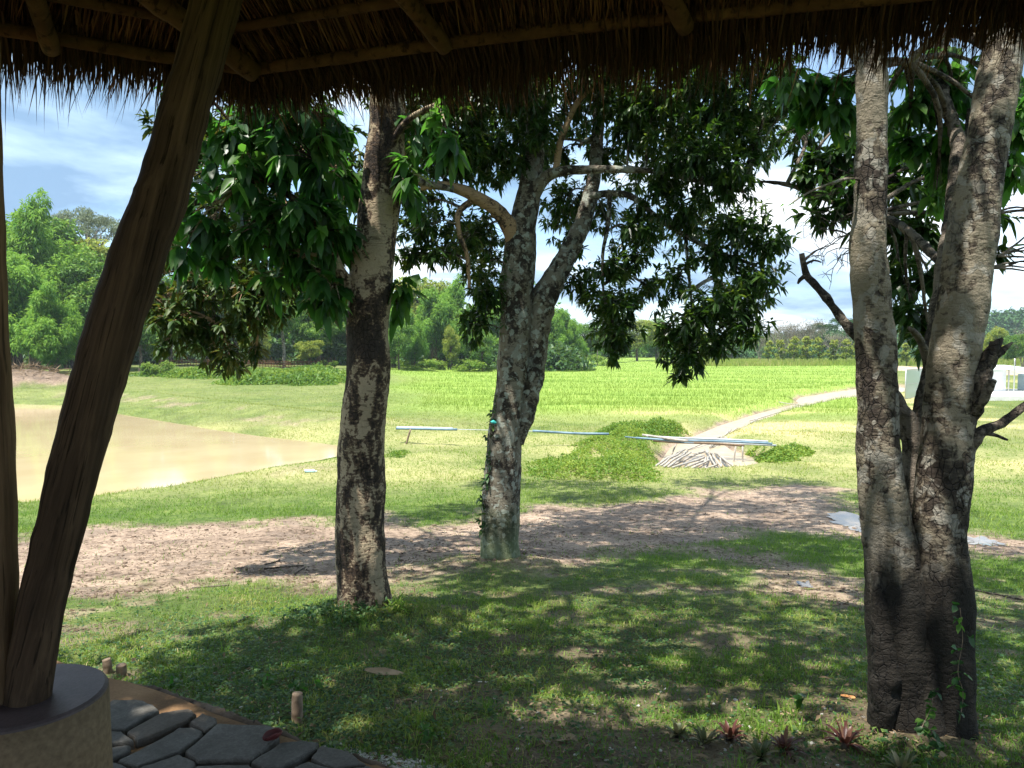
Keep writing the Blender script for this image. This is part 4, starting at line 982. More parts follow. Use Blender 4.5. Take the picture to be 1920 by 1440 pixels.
for base in [(1600, 470, 4.6), (1610, 400, 4.8), (1590, 440, 4.7), (1600, 330, 5.2), (1530, 240, 5.5)]:
    mb = MB()
    for k in range(4):
        a = at(*base); p = a; d = Vector((-rnd.uniform(.5, 1), rnd.uniform(-.3, .3), rnd.uniform(-.5, .5))); pts = [p.copy()]
        for s in range(7):
            p = p + d.normalized() * .045; d += Vector((rnd.uniform(-.4, .4), rnd.uniform(-.4, .4), rnd.uniform(-.5, .4))); pts.append(p.copy())
            if rnd.random() < .6:
                q = p + Vector((rnd.uniform(-1, .4), rnd.uniform(-.5, .5), rnd.uniform(-1, 1))).normalized() * .09
                mb.tube([p, p.lerp(q, .5) + Vector((0, 0, .01)), q], [.0022, .0018, .001], 4, cap=False)
        mb.tube(pts, [.004 - .0004 * i for i in range(8)], 5, cap=False)
    mb.build("bare_twig", BARK_D, TD, True)
for base in [(1870, 480, 4.4), (1860, 400, 4.4), (1850, 500, 4.4)]:
    mb = MB()
    for k in range(4):
        a = at(*base); p = a; d = Vector((1, 0, rnd.uniform(-.2, .5))); pts = [p.copy()]
        for s in range(8):
            p = p + d.normalized() * .05; d += Vector((rnd.uniform(-.1, .4), 0, rnd.uniform(-.3, .35))); pts.append(p.copy())
        mb.tube(pts, [.008 - .0008 * i for i in range(9)], 5, cap=False)
    mb.build("bare_twig", BARK_D, TD, True)
BD = [pxb(*q) for q in [(1500, 250, 6.2, 50, 50, .6), (1690, 600, 5.2, 30, 40, .7), (1700, 260, 6, 60, 70, .7), (1880, 220, 5.4, 40, 80, .7), (1570, 340, 6, 60, 50, .6), (1560, 295, 5.6, 60, 45, .9), (1600, 360, 5.4, 60, 40, .9), (1640, 280, 5.6, 55, 60), (1500, 335, 5.6, 50, 22, .8), (1540, 400, 5.4, 45, 24, .9), (1600, 440, 5.3, 30, 20, .5), (1690, 340, 5.4, 50, 70), (1690, 440, 5.2, 45, 60), (1690, 520, 5.0, 40, 55), (1710, 590, 4.6, 40, 34), (1740, 620, 4.6, 28, 26), (1745, 655, 4.6, 26, 22, .9),
      (1745, 520, 4.8, 26, 50, .9), (1850, 400, 5.0, 60, 30, .6), (1870, 470, 5.0, 28, 24, .7), (1580, 230, 5.8, 60, 30, .6), (1880, 320, 5.0, 40, 40, .5), (1740, 430, 5.2, 36, 46, .9), (1760, 300, 5.4, 60, 60, .6)]]
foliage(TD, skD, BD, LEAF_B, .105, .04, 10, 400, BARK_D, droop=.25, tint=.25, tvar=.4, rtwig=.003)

# ================================================================== creepers and small plants
def vine(px_list, Y, mat, L, Wd, label, name, n=3, stem=True, rs=.003):
    mb = MB(); pts = [at(a, b, Y) for a, b in px_list]
    e = thing(name, label, "climbing plant", pts[-1])
    if stem: mb.tube(pts, rs, 5, step=.03, rough=.1); link("stem", mb.mesh("stem", STAKE), e)
    tips = []
    for a, b in zip(pts[:-1], pts[1:]):
        for k in range(n): tips.append(list(a.lerp(b, k / n)))
    tips = np.array(tips); tips += rg.normal(size=tips.shape) * L * .35 * np.array([1, .25, 1])
    link("leaves", crown_mesh("leaves", [whorls(tips, np.tile([[-.4, -.6, .1]], (len(tips), 1)), 3, L, Wd, .1, .7)], mat), e)
vine([(934, 745), (922, 790), (918, 830), (915, 870), (910, 920), (908, 965), (906, 1000)], 8.86, COVER, .075, .04, "dark small-leaved creeper climbing the left side of the lichen-covered trunk", "climbing_vine", 9)
vine([(940, 470), (948, 500), (946, 540), (940, 580), (938, 640)], 8.85, COVER, .09, .022, "strap-leaved epiphyte growing high on the lichen-covered trunk", "epiphyte", 8, stem=False)
vine([(1800, 1140), (1805, 1200), (1796, 1260), (1806, 1300), (1800, 1350)], 3.05, LEAF_A, .033, .027, "sparse creeper with pale leaves up the right edge of the blackened base", "climbing_vine", 3, rs=.0015)
vine([(1750, 1290), (1745, 1330), (1728, 1365), (1738, 1380), (1775, 1400)], 3.0, LEAF_A, .034, .028, "bright green five-leaved creeper low on the middle of the blackened base", "climbing_vine", 3, rs=.0015)
tg = at(928, 793, 8.75); mb = MB(); mb.tube([tg + Vector((-.05, 0, .01)), tg + Vector((-.02, 0, .012)), tg + Vector((.015, 0, 0))], [.012, .022, .012], 8, rough=.4)
TUR = M("turquoise_plastic").fin((.05, .45, .42), .4, .5)
tag(mb.build("plastic_tag", TUR), "small turquoise plastic scrap caught in the creeper on the lichen-covered trunk", "plastic scrap")

def rosette(px, py, hpx, mat, label, n=24, wide=.034, up=.95):
    b = P(px, py); L = hpx / FPX * b.y * 1.15; e = thing("bromeliad", label, "plant", b, "strap-leaved plants in the bed")
    Vs, Fs, Ts, o = [], [], [], 0
    for i in range(n):
        a = 2 * math.pi * i / n * 1.618 * 2 + rnd.uniform(-.3, .3); el = rnd.uniform(.35, 1.4) * up; l = L * rnd.uniform(.65, 1.1); wd = wide * rnd.uniform(.3, .42) * .9
        h = Vector((math.cos(a), math.sin(a), 0)); s = Vector((-h.y, h.x, 0)); vs = []
        for k in range(6):
            t = k / 5; z = l * (math.sin(el) * t * 1.3 - .55 * t * t); r = l * math.cos(el) * t + .01
            ww = wd * (1 - t) ** .6 * (.55 + .6 * math.sin(min(1, t * 1.7) * math.pi * .6)) 
            c = b + h * r + Vector((0, 0, z + .015)); vs += [c - s * ww, c + Vector((0, 0, -.35 * ww)), c + s * ww]
        fs = []
        for k in range(5):
            for j in (0, 1): fs += [(3 * k + j, 3 * k + j + 1, 3 * k + j + 4), (3 * k + j, 3 * k + j + 4, 3 * k + j + 3)]
        Vs.append(np.array([list(v) for v in vs])); Fs.append(np.array(fs)); Ts.append(np.full(18, rnd.random()))
    parts = [(v, f, t) for v, f, t in zip(Vs, Fs, Ts)]
    link("leaves", crown_mesh("leaves", parts, mat), e)
    mb = MB(); mb.tube([b + Vector((0, 0, -.02)), b + Vector((0, 0, .025))], [.02, .014], 8, rough=.2); link("stem", mb.mesh("stem", BARK_D), e)
RED = leafmat("red_bromeliad_leaves", [(0, (.045, .016, .012)), (.6, (.10, .03, .024)), (1, (.15, .075, .04))], [(0, (.1, .03, .02)), (1, (.25, .1, .05))], .2, .4, .4)
OLV = leafmat("olive_strap_leaves", [(0, (.05, .07, .025)), (.6, (.12, .14, .05)), (1, (.24, .20, .10))], [(0, (.1, .14, .03)), (1, (.3, .26, .1))], .25, .45, .4)
for q in [(1270, 1382, 34, OLV, "brownish strap-leaved plant furthest left in the bed"), (1322, 1400, 40, OLV, "olive strap-leaved plant, second from the left in the bed"), (1368, 1388, 40, RED, "dull purple strap-leaved plant beside the olive ones"), (1425, 1425, 44, OLV, "drooping green strap-leaved plant just left of the brightest red rosette"),
          (1470, 1412, 46, RED, "reddish orange rosette in front of the twin-stemmed tree's bed"), (1585, 1400, 50, RED, "deep red rosette standing nearest the blackened tree base"), (1690, 1452, 50, OLV, "tan strap-leaved plant cut by the bottom edge of the photo")]:
    rosette(*q)
# weed clumps round tree A, and a few broad-leaved seedlings
def weeds(cx, cy, r, n, L, Wd, label, name="weed_clump", mat=COVER, h=.12, blade=False, kind="stuff"):
    x = rg.normal(cx, r, n); y = rg.normal(cy, r * .8, n); z = zg(x, y) + rg.random(n) * h
    tips = np.column_stack([x, y, z]); 
    o = link(name, crown_mesh(name, [whorls(tips, np.tile([[0, 0, 1.0]], (n, 1)), 4, L, Wd, -.1 if blade else .1, 1.0)], mat)); tag(o, label, "weeds", None, kind)
weeds(-1.32, 5.66, .22, 240, .036, .020, "dark leafy weeds banked around the foot of the flaky tree", h=.08)
weeds(-.88, 5.75, .06, 40, .11, .014, "tuft of long grass at the right foot of the flaky tree", name="grass_tuft", mat=GRASS, h=.08, blade=True)
def seedling(px, py, L, label, n=5, mat=LEAF_A):
    b = P(px, py); e = thing("seedling", label, "plant", b, "small broad-leaved seedlings by the logs"); mb = MB(); mb.tube([b, b + Vector((.005, 0, L * .5)), b + Vector((.01, -.01, L * 1.0))], .0025, 5); link("stem", mb.mesh("stem", STAKE), e)
    tips = np.array([list(b + Vector((rnd.uniform(-.3, .3) * L, rnd.uniform(-.3, .3) * L, L * rnd.uniform(.5, 1.05)))) for _ in range(n)])
    link("leaves", crown_mesh("leaves", [whorls(tips, unit(n) * .5 + np.array([0, 0, .1]), 2, L * .75, L * .5, .1, .7, np.full(n, .7))], mat), e)
for q in [(800, 1395, .06, "seedling with two glossy oval leaves beside the white gravel"), (560, 1300, .06, "leafy seedling hiding the top of the tall wooden peg"), (500, 1290, .07, "light green seedling left of the tall wooden peg"), (325, 1290, .05, "bright green seedling beside the thin edging log"), (600, 1300, .06, "seedling just right of the tall wooden peg"), (1500, 1330, .06, "pale green seedling in the bed left of the double tree")]:
    seedling(*q)
# dead leaf on the stone, leaf sheath on the lawn, other litter
DEADR = M("dark_red_dead_leaf").fin((.10, .022, .022), .6, .3)
PALEB = plain("dry_leaf_sheath", (.20, .14, .08), (.34, .25, .16), 12, .8)
def bigleaf(name, c, L, Wd, rz, mat, label, cat, curl=.5, group=None, lift=.01):
    mb = MB(); nx_, ny_ = 9, 6; vs = []; ca, sa = math.cos(rz), math.sin(rz)
    for i in range(nx_ + 1):
        t = i / nx_; ww = Wd * math.sin(math.pi * min(1, t * .93 + .05)) ** .7 / 2
        for j in range(ny_ + 1):
            s = j / ny_ * 2 - 1; x = (t - .5) * L; y = s * ww * (1 - .15 * curl * abs(s)); z = curl * (abs(s) ** 2 * ww * .9 + (t - .5) ** 2 * L * .6) + .006 * mnoise.noise(Vector((x * 30, y * 30, 2)))
            vs.append((c[0] + x * ca - y * sa, c[1] + x * sa + y * ca, c[2] + lift + z))
    fs = [(i * (ny_ + 1) + j, (i + 1) * (ny_ + 1) + j, (i + 1) * (ny_ + 1) + j + 1, i * (ny_ + 1) + j + 1) for i in range(nx_) for j in range(ny_)]
    mb.add(vs, fs); o = mb.build(name, mat, None, True)
    m_ = o.modifiers.new("thick", 'SOLIDIFY'); m_.thickness = .0012
    return tag(o, label, cat, group)
v = PW(512, 1392, .022); bigleaf("dead_leaf", v, .085, .06, .9, DEADR, "curled dark red dead leaf lying on a grey paving stone", "leaf", 1.3)
v = P(720, 1272); bigleaf("leaf_sheath", v, .24, .09, -.25, PALEB, "pale tan dry leaf sheath lying on the shaded lawn below the flaky tree", "leaf", .3, lift=.03)
v = P(1060, 1390); bigleaf("dead_leaf", v, .10, .05, .5, PALEB, "flat tan dead leaf on the bare soil at the bottom middle", "leaf", .4)
v = P(1590, 1312); bigleaf("dead_leaf", v, .07, .04, -.4, plain("orange_dead_leaf", (.35, .16, .06), (.5, .25, .1), 20), "small orange-brown dead leaf on the lawn left of the blackened base", "leaf", .6)
mb = MB(); v = P(583, 886); mb.tube([v + Vector((-.16, 0, .04)), v + Vector((.08, .0, .04)), v + Vector((.13, 0, .04)), v + Vector((.17, 0, .04))], [.045, .045, .02, .018], 12)
tag(mb.build("plastic_bottle", M("bluish_white_plastic").fin((.45, .66, .75), .25, .5)), "pale blue plastic bottle lying on the grass at the pond's near shore", "bottle")

# ================================================================== pipes, poles, sticks
def pole(name, a, b, r, mat, label=None, cat="pole", group=None, sag=0.0, seg=8, seed=0):
    a, b = Vector(a), Vector(b); n = max(4, int((b - a).length / .25)); pts = []
    for k in range(n + 1):
        t = k / n; q = a.lerp(b, t); q.z -= sag * 4 * t * (1 - t); q += Vector((mnoise.noise(q * .7 + Vector((seed, 0, 0))), mnoise.noise(q * .7 + Vector((0, seed, 0))), mnoise.noise(q * .6))) * r * 1.2; pts.append(q)
    mb = MB(); mb.tube(pts, r, seg); return tag(mb.build(name, mat, None, True), label, cat, group)
YP = 26.5
PG = "pipes and poles laid across the pond bank and ditch"
ends = [((1192, 822), (1448, 833), .040, PIPE, "blue pipe lying foremost in the bundle across the ditch"), ((1212, 818), (1440, 829), .036, PIPEG, "pale grey pipe on the far side of the bundle across the ditch"),
        ((1205, 816), (1290, 826), .045, GREYPOLE, "short bleached pole on top of the bundle's left half"), ((1260, 828), (1455, 836), .036, PIPEG, "white-grey pipe at the lower right of the bundle across the ditch"),
        ((1225, 825), (1395, 837), .045, STAKE, "brown pole under the pipes across the ditch"), ((1330, 829), (1438, 831), .045, PIPE, "short blue pipe at the right end of the bundle"),
        ((1172, 819), (1300, 831), .022, PIPE, "thin blue hose sticking out at the bundle's left end")]
for i, (p, q, r, m_, lb) in enumerate(ends):
    pole("pipe", at(*p, YP + .12 * i), at(*q, YP - 1.0 + .12 * i), r, m_, lb, "pipe", PG, .0, seed=i)
pole("pipe", at(743, 803, 27.5), at(858, 805, 27.0), .042, PIPE, "short blue pipe resting on a thin leaning post, right of the flaky trunk", "pipe", PG)
pole("pipe", at(744, 801, 27.62), at(850, 803, 27.12), .045, PIPEG, "white pipe lying right behind the short blue pipe", "pipe", PG)
pole("pipe", at(1000, 809, 27), at(1142, 814, 26.6), .045, PIPE, "bluish pipe running from behind the lichen-covered trunk to the ditch bundle", "pipe", PG)
pole("cable", at(856, 805, 27.0), at(1010, 809, 27.0), .014, PIPEG, "thin cable strung between the two pipe runs", "cable")
def post_px(px, py0, py1, Y, r, mat, label, px1=None, cat="post", name="support_post", group="thin posts holding up the pipes"):
    a = at(px, py0, Y); b = at(px1 if px1 is not None else px, py1, Y); a.z = min(a.z, gz(a.x, a.y)) - .05
    pole(name, a, b, r, mat, label, cat, group)
post_px(761, 836, 804, 27.3, .035, STAKE, "thin leaning post under the short blue pipe", 770)
post_px(1373, 861, 838, 25.6, .028, GREYPOLE, "leaning thin post under the bundle's right part, the left one of two", 1379)
post_px(1392, 861, 838, 25.5, .030, GREYPOLE, "upright thin post under the bundle's right part, the right one of two")
post_px(1253, 860, 832, 26.2, .03, GREYPOLE, "slanted thin post under the bundle's left part", 1268)
# pile of bleached bamboo poles fanning over the pool
PGB = "bleached bamboo poles piled in the pool"
segs = [((1230, 898), (1280, 843), "outermost left pole of the pile"), ((1238, 896), (1284, 842), "second pole from the left edge of the pile"), ((1243, 898), (1290, 846), "third pole from the left edge of the pile"), ((1252, 897), (1294, 848), "pole just left of the white water patch"),
        ((1262, 897), (1320, 858), "long pole crossing the middle of the pile"), ((1272, 895), (1322, 862), "curved pole parallel to the middle one"), ((1283, 894), (1330, 862), "pole ending at the dark weed in the water"), ((1298, 893), (1345, 871), "lowest pole lying at the near rim of the pool"),
        ((1244, 880), (1320, 847), "thin pole slanting across the top of the pile"), ((1322, 843), (1345, 880), "left pole of the right-hand fan"), ((1333, 849), (1352, 886), "second pole of the right-hand fan"), ((1340, 850), (1374, 880), "third pole of the right-hand fan"), ((1345, 854), (1372, 876), "rightmost pole of the right-hand fan"),
        ((1323, 878), (1328, 856), "short upright stick in the middle of the pool, left"), ((1318, 877), (1324, 857), "short upright stick in the middle of the pool, far left"), ((1352, 874), (1349, 858), "short stick leaning inside the right-hand fan"), ((1296, 885), (1312, 862), "short thin pole under the middle poles"),
        ((1330, 838), (1372, 806), "left pole along the ditch mouth above the bundle"), ((1336, 836), (1382, 803), "second pole along the ditch mouth above the bundle"), ((1345, 832), (1420, 786), "long pole lying up the narrow ditch"), ((1352, 826), (1366, 806), "short crossing pole in the ditch mouth"), ((1290, 842), (1350, 820), "pole lying at the far rim of the pool"), ((1405, 790), (1470, 770), "thin pale pole further up the ditch"), ((1460, 759), (1512, 764), "thin pole sticking out over the ditch near the wide water")]
for i, (p, q, lb) in enumerate(segs):
    a, b = PW(p[0], p[1], DITCH_Z + .04 + .015 * (i % 5)), PW(q[0], q[1], DITCH_Z + .12 + .05 * (i % 4))
    a.z = max(a.z, gz(a.x, a.y) + .03); b.z = max(b.z, gz(b.x, b.y) + .03)
    pole("bamboo_pole", a, b, .034 if i < 13 else .028, GREYPOLE, "bleached bamboo: " + lb, "pole", PGB, seed=i, seg=6)
# twig litter and sticks on the mud
for i, (p, q, lb) in enumerate([((497, 1060), (525, 1053), "short dark stick on the sunlit mud, the upper of two"), ((495, 1068), (570, 1062), "dark stick on the mud at the shadow's edge"), ((552, 1078), (572, 1066), "forked stick lying next to the flaky trunk's left side"), ((448, 1170), (475, 1155), "twig lying in the grass strip left of the flaky tree"), ((360, 1105), (430, 1100), "thin stick along the lower edge of the mud"), ((1810, 1105), (1920, 1128), "long thin branch lying on the grass right of the double tree")]):
    a, b = P(*p), P(*q); a.z += .015; b.z += .015; pole("stick", a, b, .009, BARK_D, lb, "stick", "sticks lying on the ground", seed=i, seg=5)
# ================================================================== GRASS (stuff)
def scatter(n, r0, r1, a0=-38, a1=38):
    th = np.radians(rg.uniform(a0, a1, n)); r = np.exp(rg.uniform(math.log(r0), math.log(r1), n))
    return r * np.sin(th), r * np.cos(th)
def blades(name, x, y, h, wd, tint, mat, lean=.5, two=True):
    N = len(x); z = zg(x, y); Pp = np.column_stack([x, y, z - .004])
    a = rg.uniform(0, 2 * math.pi, N); S = np.column_stack([np.cos(a), np.sin(a), np.zeros(N)]) * (wd / 2)[:, None]
    b = rg.uniform(0, 2 * math.pi, N); ll = lean * rg.random(N) ** .7; Ln = np.column_stack([np.cos(b) * ll, np.sin(b) * ll, np.zeros(N)]) * h[:, None]
    Hh = np.column_stack([np.zeros(N), np.zeros(N), h])
    if two:
        V = np.stack([Pp - S, Pp + S, Pp + Ln * .35 + Hh * .62 - S * .8, Pp + Ln * .35 + Hh * .62 + S * .8, Pp + Ln + Hh * (1 - .35 * ll[:, None])], 1).reshape(-1, 3); k = 5
        T = np.array([[0, 1, 3], [0, 3, 2], [2, 3, 4]])
    else:
        V = np.stack([Pp - S, Pp + S, Pp + Ln + Hh], 1).reshape(-1, 3); k = 3; T = np.array([[0, 1, 2]])
    F = ((np.arange(N) * k)[:, None, None] + T[None]).reshape(-1, 3)
    return tag(link(name, mesh_tri(name, V, F, mat, False, {"tint": np.repeat(tint, k)})), None, None, None, "stuff")
def grassable(x, y):
    d, dry, fld, dp, dq = masks(x, y); fl = sdf(FLOOR, x, y)
    ok = (dp > .1) & (dq > .15) & (fl > .05) & (rg.random(len(x)) > d * .975)
    for c, r in ((TREE_A, .24), (TREE_B, .26), (TREE_C, .24)): ok &= np.hypot(x - c[0], y - c[1]) > r
    return ok, dry, fld, d
# near lawn
x, y = scatter(230000, 2.4, 9.5, -42, 42)
ok, dry, fld, d = grassable(x, y)
dens = .25 + .75 * sm(fbm(x * 1.6, y * 1.6, 12), .36, .55); dens = np.where(np.hypot(x, y) < 4.2, dens * .75, dens); ok &= rg.random(len(x)) < dens
x, y = x[ok], y[ok]; N = len(x); pt = fbm(x * 1.2, y * 1.2, 15)
tint = np.clip(.12 + .9 * (pt - .3) + .35 * rg.random(N) + (rg.random(N) < .08) * .5, 0, 1)
blades("lawn_grass", x, y, rg.uniform(.018, .05, N) * (.6 + .9 * pt), rg.uniform(.003, .0055, N), tint, GRASS, 1.4)
# taller tufts
x0_, y0_ = scatter(1500, 2.9, 13, -42, 42); ok, _, _, d = grassable(x0_, y0_); ok &= rg.random(1500) < .15 + .85 * sm(fbm(x0_ * .9, y0_ * .9, 17), .45, .6); x0_, y0_ = x0_[ok], y0_[ok]
k_ = 16; x = np.repeat(x0_, k_) + rg.normal(0, .022, len(x0_) * k_); y = np.repeat(y0_, k_) + rg.normal(0, .022, len(x0_) * k_); N = len(x); hh_ = np.repeat(rg.uniform(.035, .11, len(x0_)), k_)
blades("grass_tufts", x, y, hh_ * rg.uniform(.6, 1.1, N), rg.uniform(.003, .006, N), np.clip(np.repeat(rg.uniform(.1, .75, len(x0_)), k_) + .2 * rg.random(N), 0, 1), GRASS, 1.1)
# ground-cover leaflets on the shaded lawn
x, y = scatter(75000, 2.5, 9.5, -42, 42); ok, dry, fld, d = grassable(x, y)
wgt = np.exp(-((x + 1.6) ** 2 / 1.6 + (y - 4.6) ** 2 / 1.6)) * 1.3 + .1 + .5 * sm(fbm(x * 1.4, y * 1.4, 19), .45, .58)
ok &= rg.random(len(x)) < wgt; x, y = x[ok], y[ok]; N = len(x)
Pp = np.column_stack([x, y, zg(x, y) + rg.uniform(.004, .035, N)]); D = unit(N); D[:, 2] *= .25
V, F, k = leaf_arrays(Pp, D, unit(N) * .3 + UP, rg.uniform(.014, .038, N), rg.uniform(.010, .024, N), .1, False)
tag(link("ground_cover", mesh_tri("ground_cover", V, F, COVER, False, {"tint": np.repeat(rg.random(N), k)})), kind="stuff")
# dead leaf litter
LITT = leafmat("leaf_litter", [(0, (.05, .035, .022)), (.5, (.14, .095, .055)), (1, (.30, .22, .14))], [(0, (.05, .03, .02)), (1, (.3, .2, .1))], .1, .8, .2)
x, y = scatter(30000, 2.5, 14, -42, 42); fl = sdf(FLOOR, x, y); dd_, _, _, _, _ = masks(x, y)
ok = (fl > .06) & (rg.random(len(x)) < (.12 + .35 * (1 - sm(np.hypot(x, y), 4, 6)) + .9 * np.exp(-((x - TREE_B[0] - .3) ** 2 + (y - TREE_B[1] + .4) ** 2) / .6)))
x, y = x[ok], y[ok]; N = len(x); Pp = np.column_stack([x, y, zg(x, y) + rg.uniform(.004, .03, N)]); D = unit(N); D[:, 2] *= .3
sc_l = np.where(rg.random(N) < .06, 2.2, 1)
V, F, k = leaf_arrays(Pp, D, unit(N) * .5 + UP, rg.uniform(.012, .035, N) * sc_l, rg.uniform(.006, .014, N) * sc_l, .1, False)
tag(link("leaf_litter", mesh_tri("leaf_litter", V, F, LITT, False, {"tint": np.repeat(rg.random(N), k)})), kind="stuff")
# middle distance grass
x, y = scatter(190000, 9, 34, -40, 40); ok, dry, fld, d = grassable(x, y)
ok &= rg.random(len(x)) < (.35 + .65 * sm(fbm(x * .8, y * .8, 13), .35, .55)); x, y, dry = x[ok], y[ok], dry[ok]; N = len(x); pt = fbm(x * .5, y * .5, 16)
tint = np.clip(.32 + .45 * (pt - .4) + .38 * dry * (rg.random(N) * .8 + .5) + .28 * rg.random(N), 0, 1)
blades("bank_grass", x, y, rg.uniform(.03, .085, N) * (.5 + pt), rg.uniform(.006, .016, N) * np.hypot(x, y) / 14, tint, GRASS, 1.2, False)
# far grass and rice
x, y = scatter(330000, 32, 205, -38, 38); ok, dry, fld, d = grassable(x, y)
ok &= rg.random(len(x)) < .4 + .6 * fld; x, y, fld, dry = x[ok], y[ok], fld[ok], dry[ok]; N = len(x)
ph = (y + .10 * x + 1.6 * (fbm(x * .05, y * .02, 21) - .5) * 4) / 9.0; bd = abs(ph % 1 - .5) * 2; cell = _hash(np.floor(ph), np.floor(ph * 0 + x / 60), 3)
dk = sm(bd, .84, .95) * fld * (.4 + .6 * sm(fbm(x * .1, y * .1, 29), .4, .6))
tint = np.clip(.56 + .14 * rg.random(N) + .12 * (cell - .5) + .22 * (fbm(x * .12, y * .12, 23) - .5) + .25 * dry * (1 - fld) - .12 * dk + .12 * (1 - fld), 0, 1)
blades("rice_field", x, y, np.where(fld > .5, rg.uniform(.10, .28, N), rg.uniform(.06, .14, N)) * (1 + .4 * dk) * (.7 + .6 * fbm(x * .3, y * .3, 93)), rg.uniform(.013, .03, N) * np.sqrt(np.hypot(x, y) / 50), tint, GRASS, .6, False)

# mud clods, crumbs and twigs on the bare soil
def lumps(name, x, y, r, mat, flat=.6, sink=.3, tint=None):
    ico = np.array([[0, 0, 1], [.894, 0, .447], [.276, .851, .447], [-.724, .526, .447], [-.724, -.526, .447], [.276, -.851, .447], [.724, .526, -.447], [-.276, .851, -.447], [-.894, 0, -.447], [-.276, -.851, -.447], [.724, -.526, -.447], [0, 0, -1]])
    fc = np.array([[0, 1, 2], [0, 2, 3], [0, 3, 4], [0, 4, 5], [0, 5, 1], [1, 6, 2], [2, 7, 3], [3, 8, 4], [4, 9, 5], [5, 10, 1], [6, 7, 2], [7, 8, 3], [8, 9, 4], [9, 10, 5], [10, 6, 1], [11, 7, 6], [11, 8, 7], [11, 9, 8], [11, 10, 9], [11, 6, 10]])
    N = len(x); s = ico[None] * (1 + .35 * (rg.random((N, 12, 1)) - .5)) * np.stack([rg.uniform(.7, 1.5, N), rg.uniform(.6, 1.2, N), np.full(N, flat)], -1)[:, None]
    a = rg.uniform(0, 6.28, N); c_, s_ = np.cos(a)[:, None], np.sin(a)[:, None]
    v = np.stack([s[..., 0] * c_ - s[..., 1] * s_, s[..., 0] * s_ + s[..., 1] * c_, s[..., 2]], -1) * r[:, None, None]
    v += np.stack([x, y, zg(x, y) + r * flat * (1 - sink) * .5], -1)[:, None]
    F = ((np.arange(N) * 12)[:, None, None] + fc[None]).reshape(-1, 3)
    return tag(link(name, mesh_tri(name, v.reshape(-1, 3), F, mat, False, {"tint": np.repeat(rg.random(N), 12)})), kind="stuff")
MUD = plain("mud_clods", (.06, .042, .03), (.20, .14, .10), 12, .9, .5)
x, y = scatter(26000, 6.5, 22, -42, 42); d, *_ = masks(x, y); dp_ = sdf(POND, x, y); cl = fbm(x * 1.7, y * 2.2, 71)
ok = (d > .6) & (dp_ > 1) & (rg.random(len(x)) < sm(cl, .47, .62)); x, y = x[ok], y[ok]; N = len(x)
lumps("mud_clods", x, y, rg.uniform(.005, .016, N) * (1 + 1.8 * (rg.random(N) < .05)), MUD, .45)
x, y = scatter(14000, 6.5, 20, -42, 42); d, *_ = masks(x, y); ok = (d > .5) & (sdf(POND, x, y) > 1); x, y = x[ok], y[ok]; N = len(x)
Pp = np.column_stack([x, y, zg(x, y) + .012]); D = unit(N); D[:, 2] *= .1
V, F, k = leaf_arrays(Pp, D, unit(N) * .4 + UP, rg.uniform(.03, .10, N), rg.uniform(.008, .022, N), .05, False)
tag(link("fallen_leaves", mesh_tri("fallen_leaves", V, F, LITT, False, {"tint": np.repeat(rg.random(N) * .5, k)})), kind="stuff")
# white gravel along the outside of the logs
PEB = M("white_gravel"); PEB = PEB.fin(PEB.ramp(PEB.attr("tint"), [(0, (.16, .14, .12)), (.4, (.36, .34, .31)), (1, (.62, .60, .56))]), .7, .3)
gl = [PW(a, b, -.05) for a, b in [(330, 1300), (480, 1345), (580, 1378), (660, 1398), (760, 1432), (860, 1470), (960, 1500)]]
xs, ys = [], []
for a, b, nn, sp in zip(gl[:-1], gl[1:], [60, 220, 520, 700, 700, 500], [.03, .04, .05, .06, .06, .06]):
    t = rg.random(nn); nrm = np.array([-(b - a).normalized().y, (b - a).normalized().x]); off = abs(rg.normal(.02, sp, nn))
    xs.append(a.x + (b.x - a.x) * t + nrm[0] * off); ys.append(a.y + (b.y - a.y) * t + nrm[1] * off)
x1_, y1_ = scatter(2500, 2.5, 4.2, -30, 30); k1 = rg.random(2500) < .12; xs.append(x1_[k1]); ys.append(y1_[k1])
x, y = np.concatenate(xs), np.concatenate(ys); ok = sdf(FLOOR, x, y) > .02; x, y = x[ok], y[ok]
lumps("gravel", x, y, rg.uniform(.004, .012, len(x)), PEB, .6)
v = PW(225, 1421, .0); lumps("gravel", np.array([v.x, v.x + .02]), np.array([v.y, v.y + .15]), np.array([.009, .006]), PEB)
bpy.data.objects["gravel.001"].location.z = .11

# thickets of weeds by the ditch and forest edge
def thicket(name, poly, n, L, Wd, hmax, mat, label, per=4, tint=.5, seed=0, hs=1.0):
    ps = [P(a, b) for a, b in poly]; pl = [tuple(p[:2]) for p in ps]
    x0, x1 = min(p[0] for p in pl), max(p[0] for p in pl); y0, y1 = min(p[1] for p in pl), max(p[1] for p in pl)
    x = rg.uniform(x0, x1, n * 3); y = rg.uniform(y0, y1, n * 3); d = sdf(pl, x, y); ok = d < .2; x, y, d = x[ok][:n], y[ok][:n], d[ok][:n]
    lum = fbm(x * .9 / hs, y * .55 / hs, 51 + seed); kk = rg.random(len(x)) < sm(lum - .25 * (1 - sm(-d, -.2, .8 * hs)), .22, .40); x, y, d, lum = x[kk], y[kk], d[kk], lum[kk]
    h = hmax * sm(-d, -.2, .9 * hs) * (.1 + 2.6 * np.clip(lum - .28, 0, 1)); tips = np.column_stack([x, y, zg(x, y) + h * rg.random(len(x)) ** .4])
    t0 = np.clip(tint + 1.1 * (fbm(x * 1.1 / hs, y * 1.1 / hs, 52) - .5) + .5 * (rg.random(len(x)) - .5), 0, 1)
    o = link(name, crown_mesh(name, [whorls(tips, np.tile([[0, 0, 1.0]], (len(x), 1)), per, L, Wd, 0, 1.0, t0, False)], mat)); return tag(o, label, "weeds", None, "stuff")
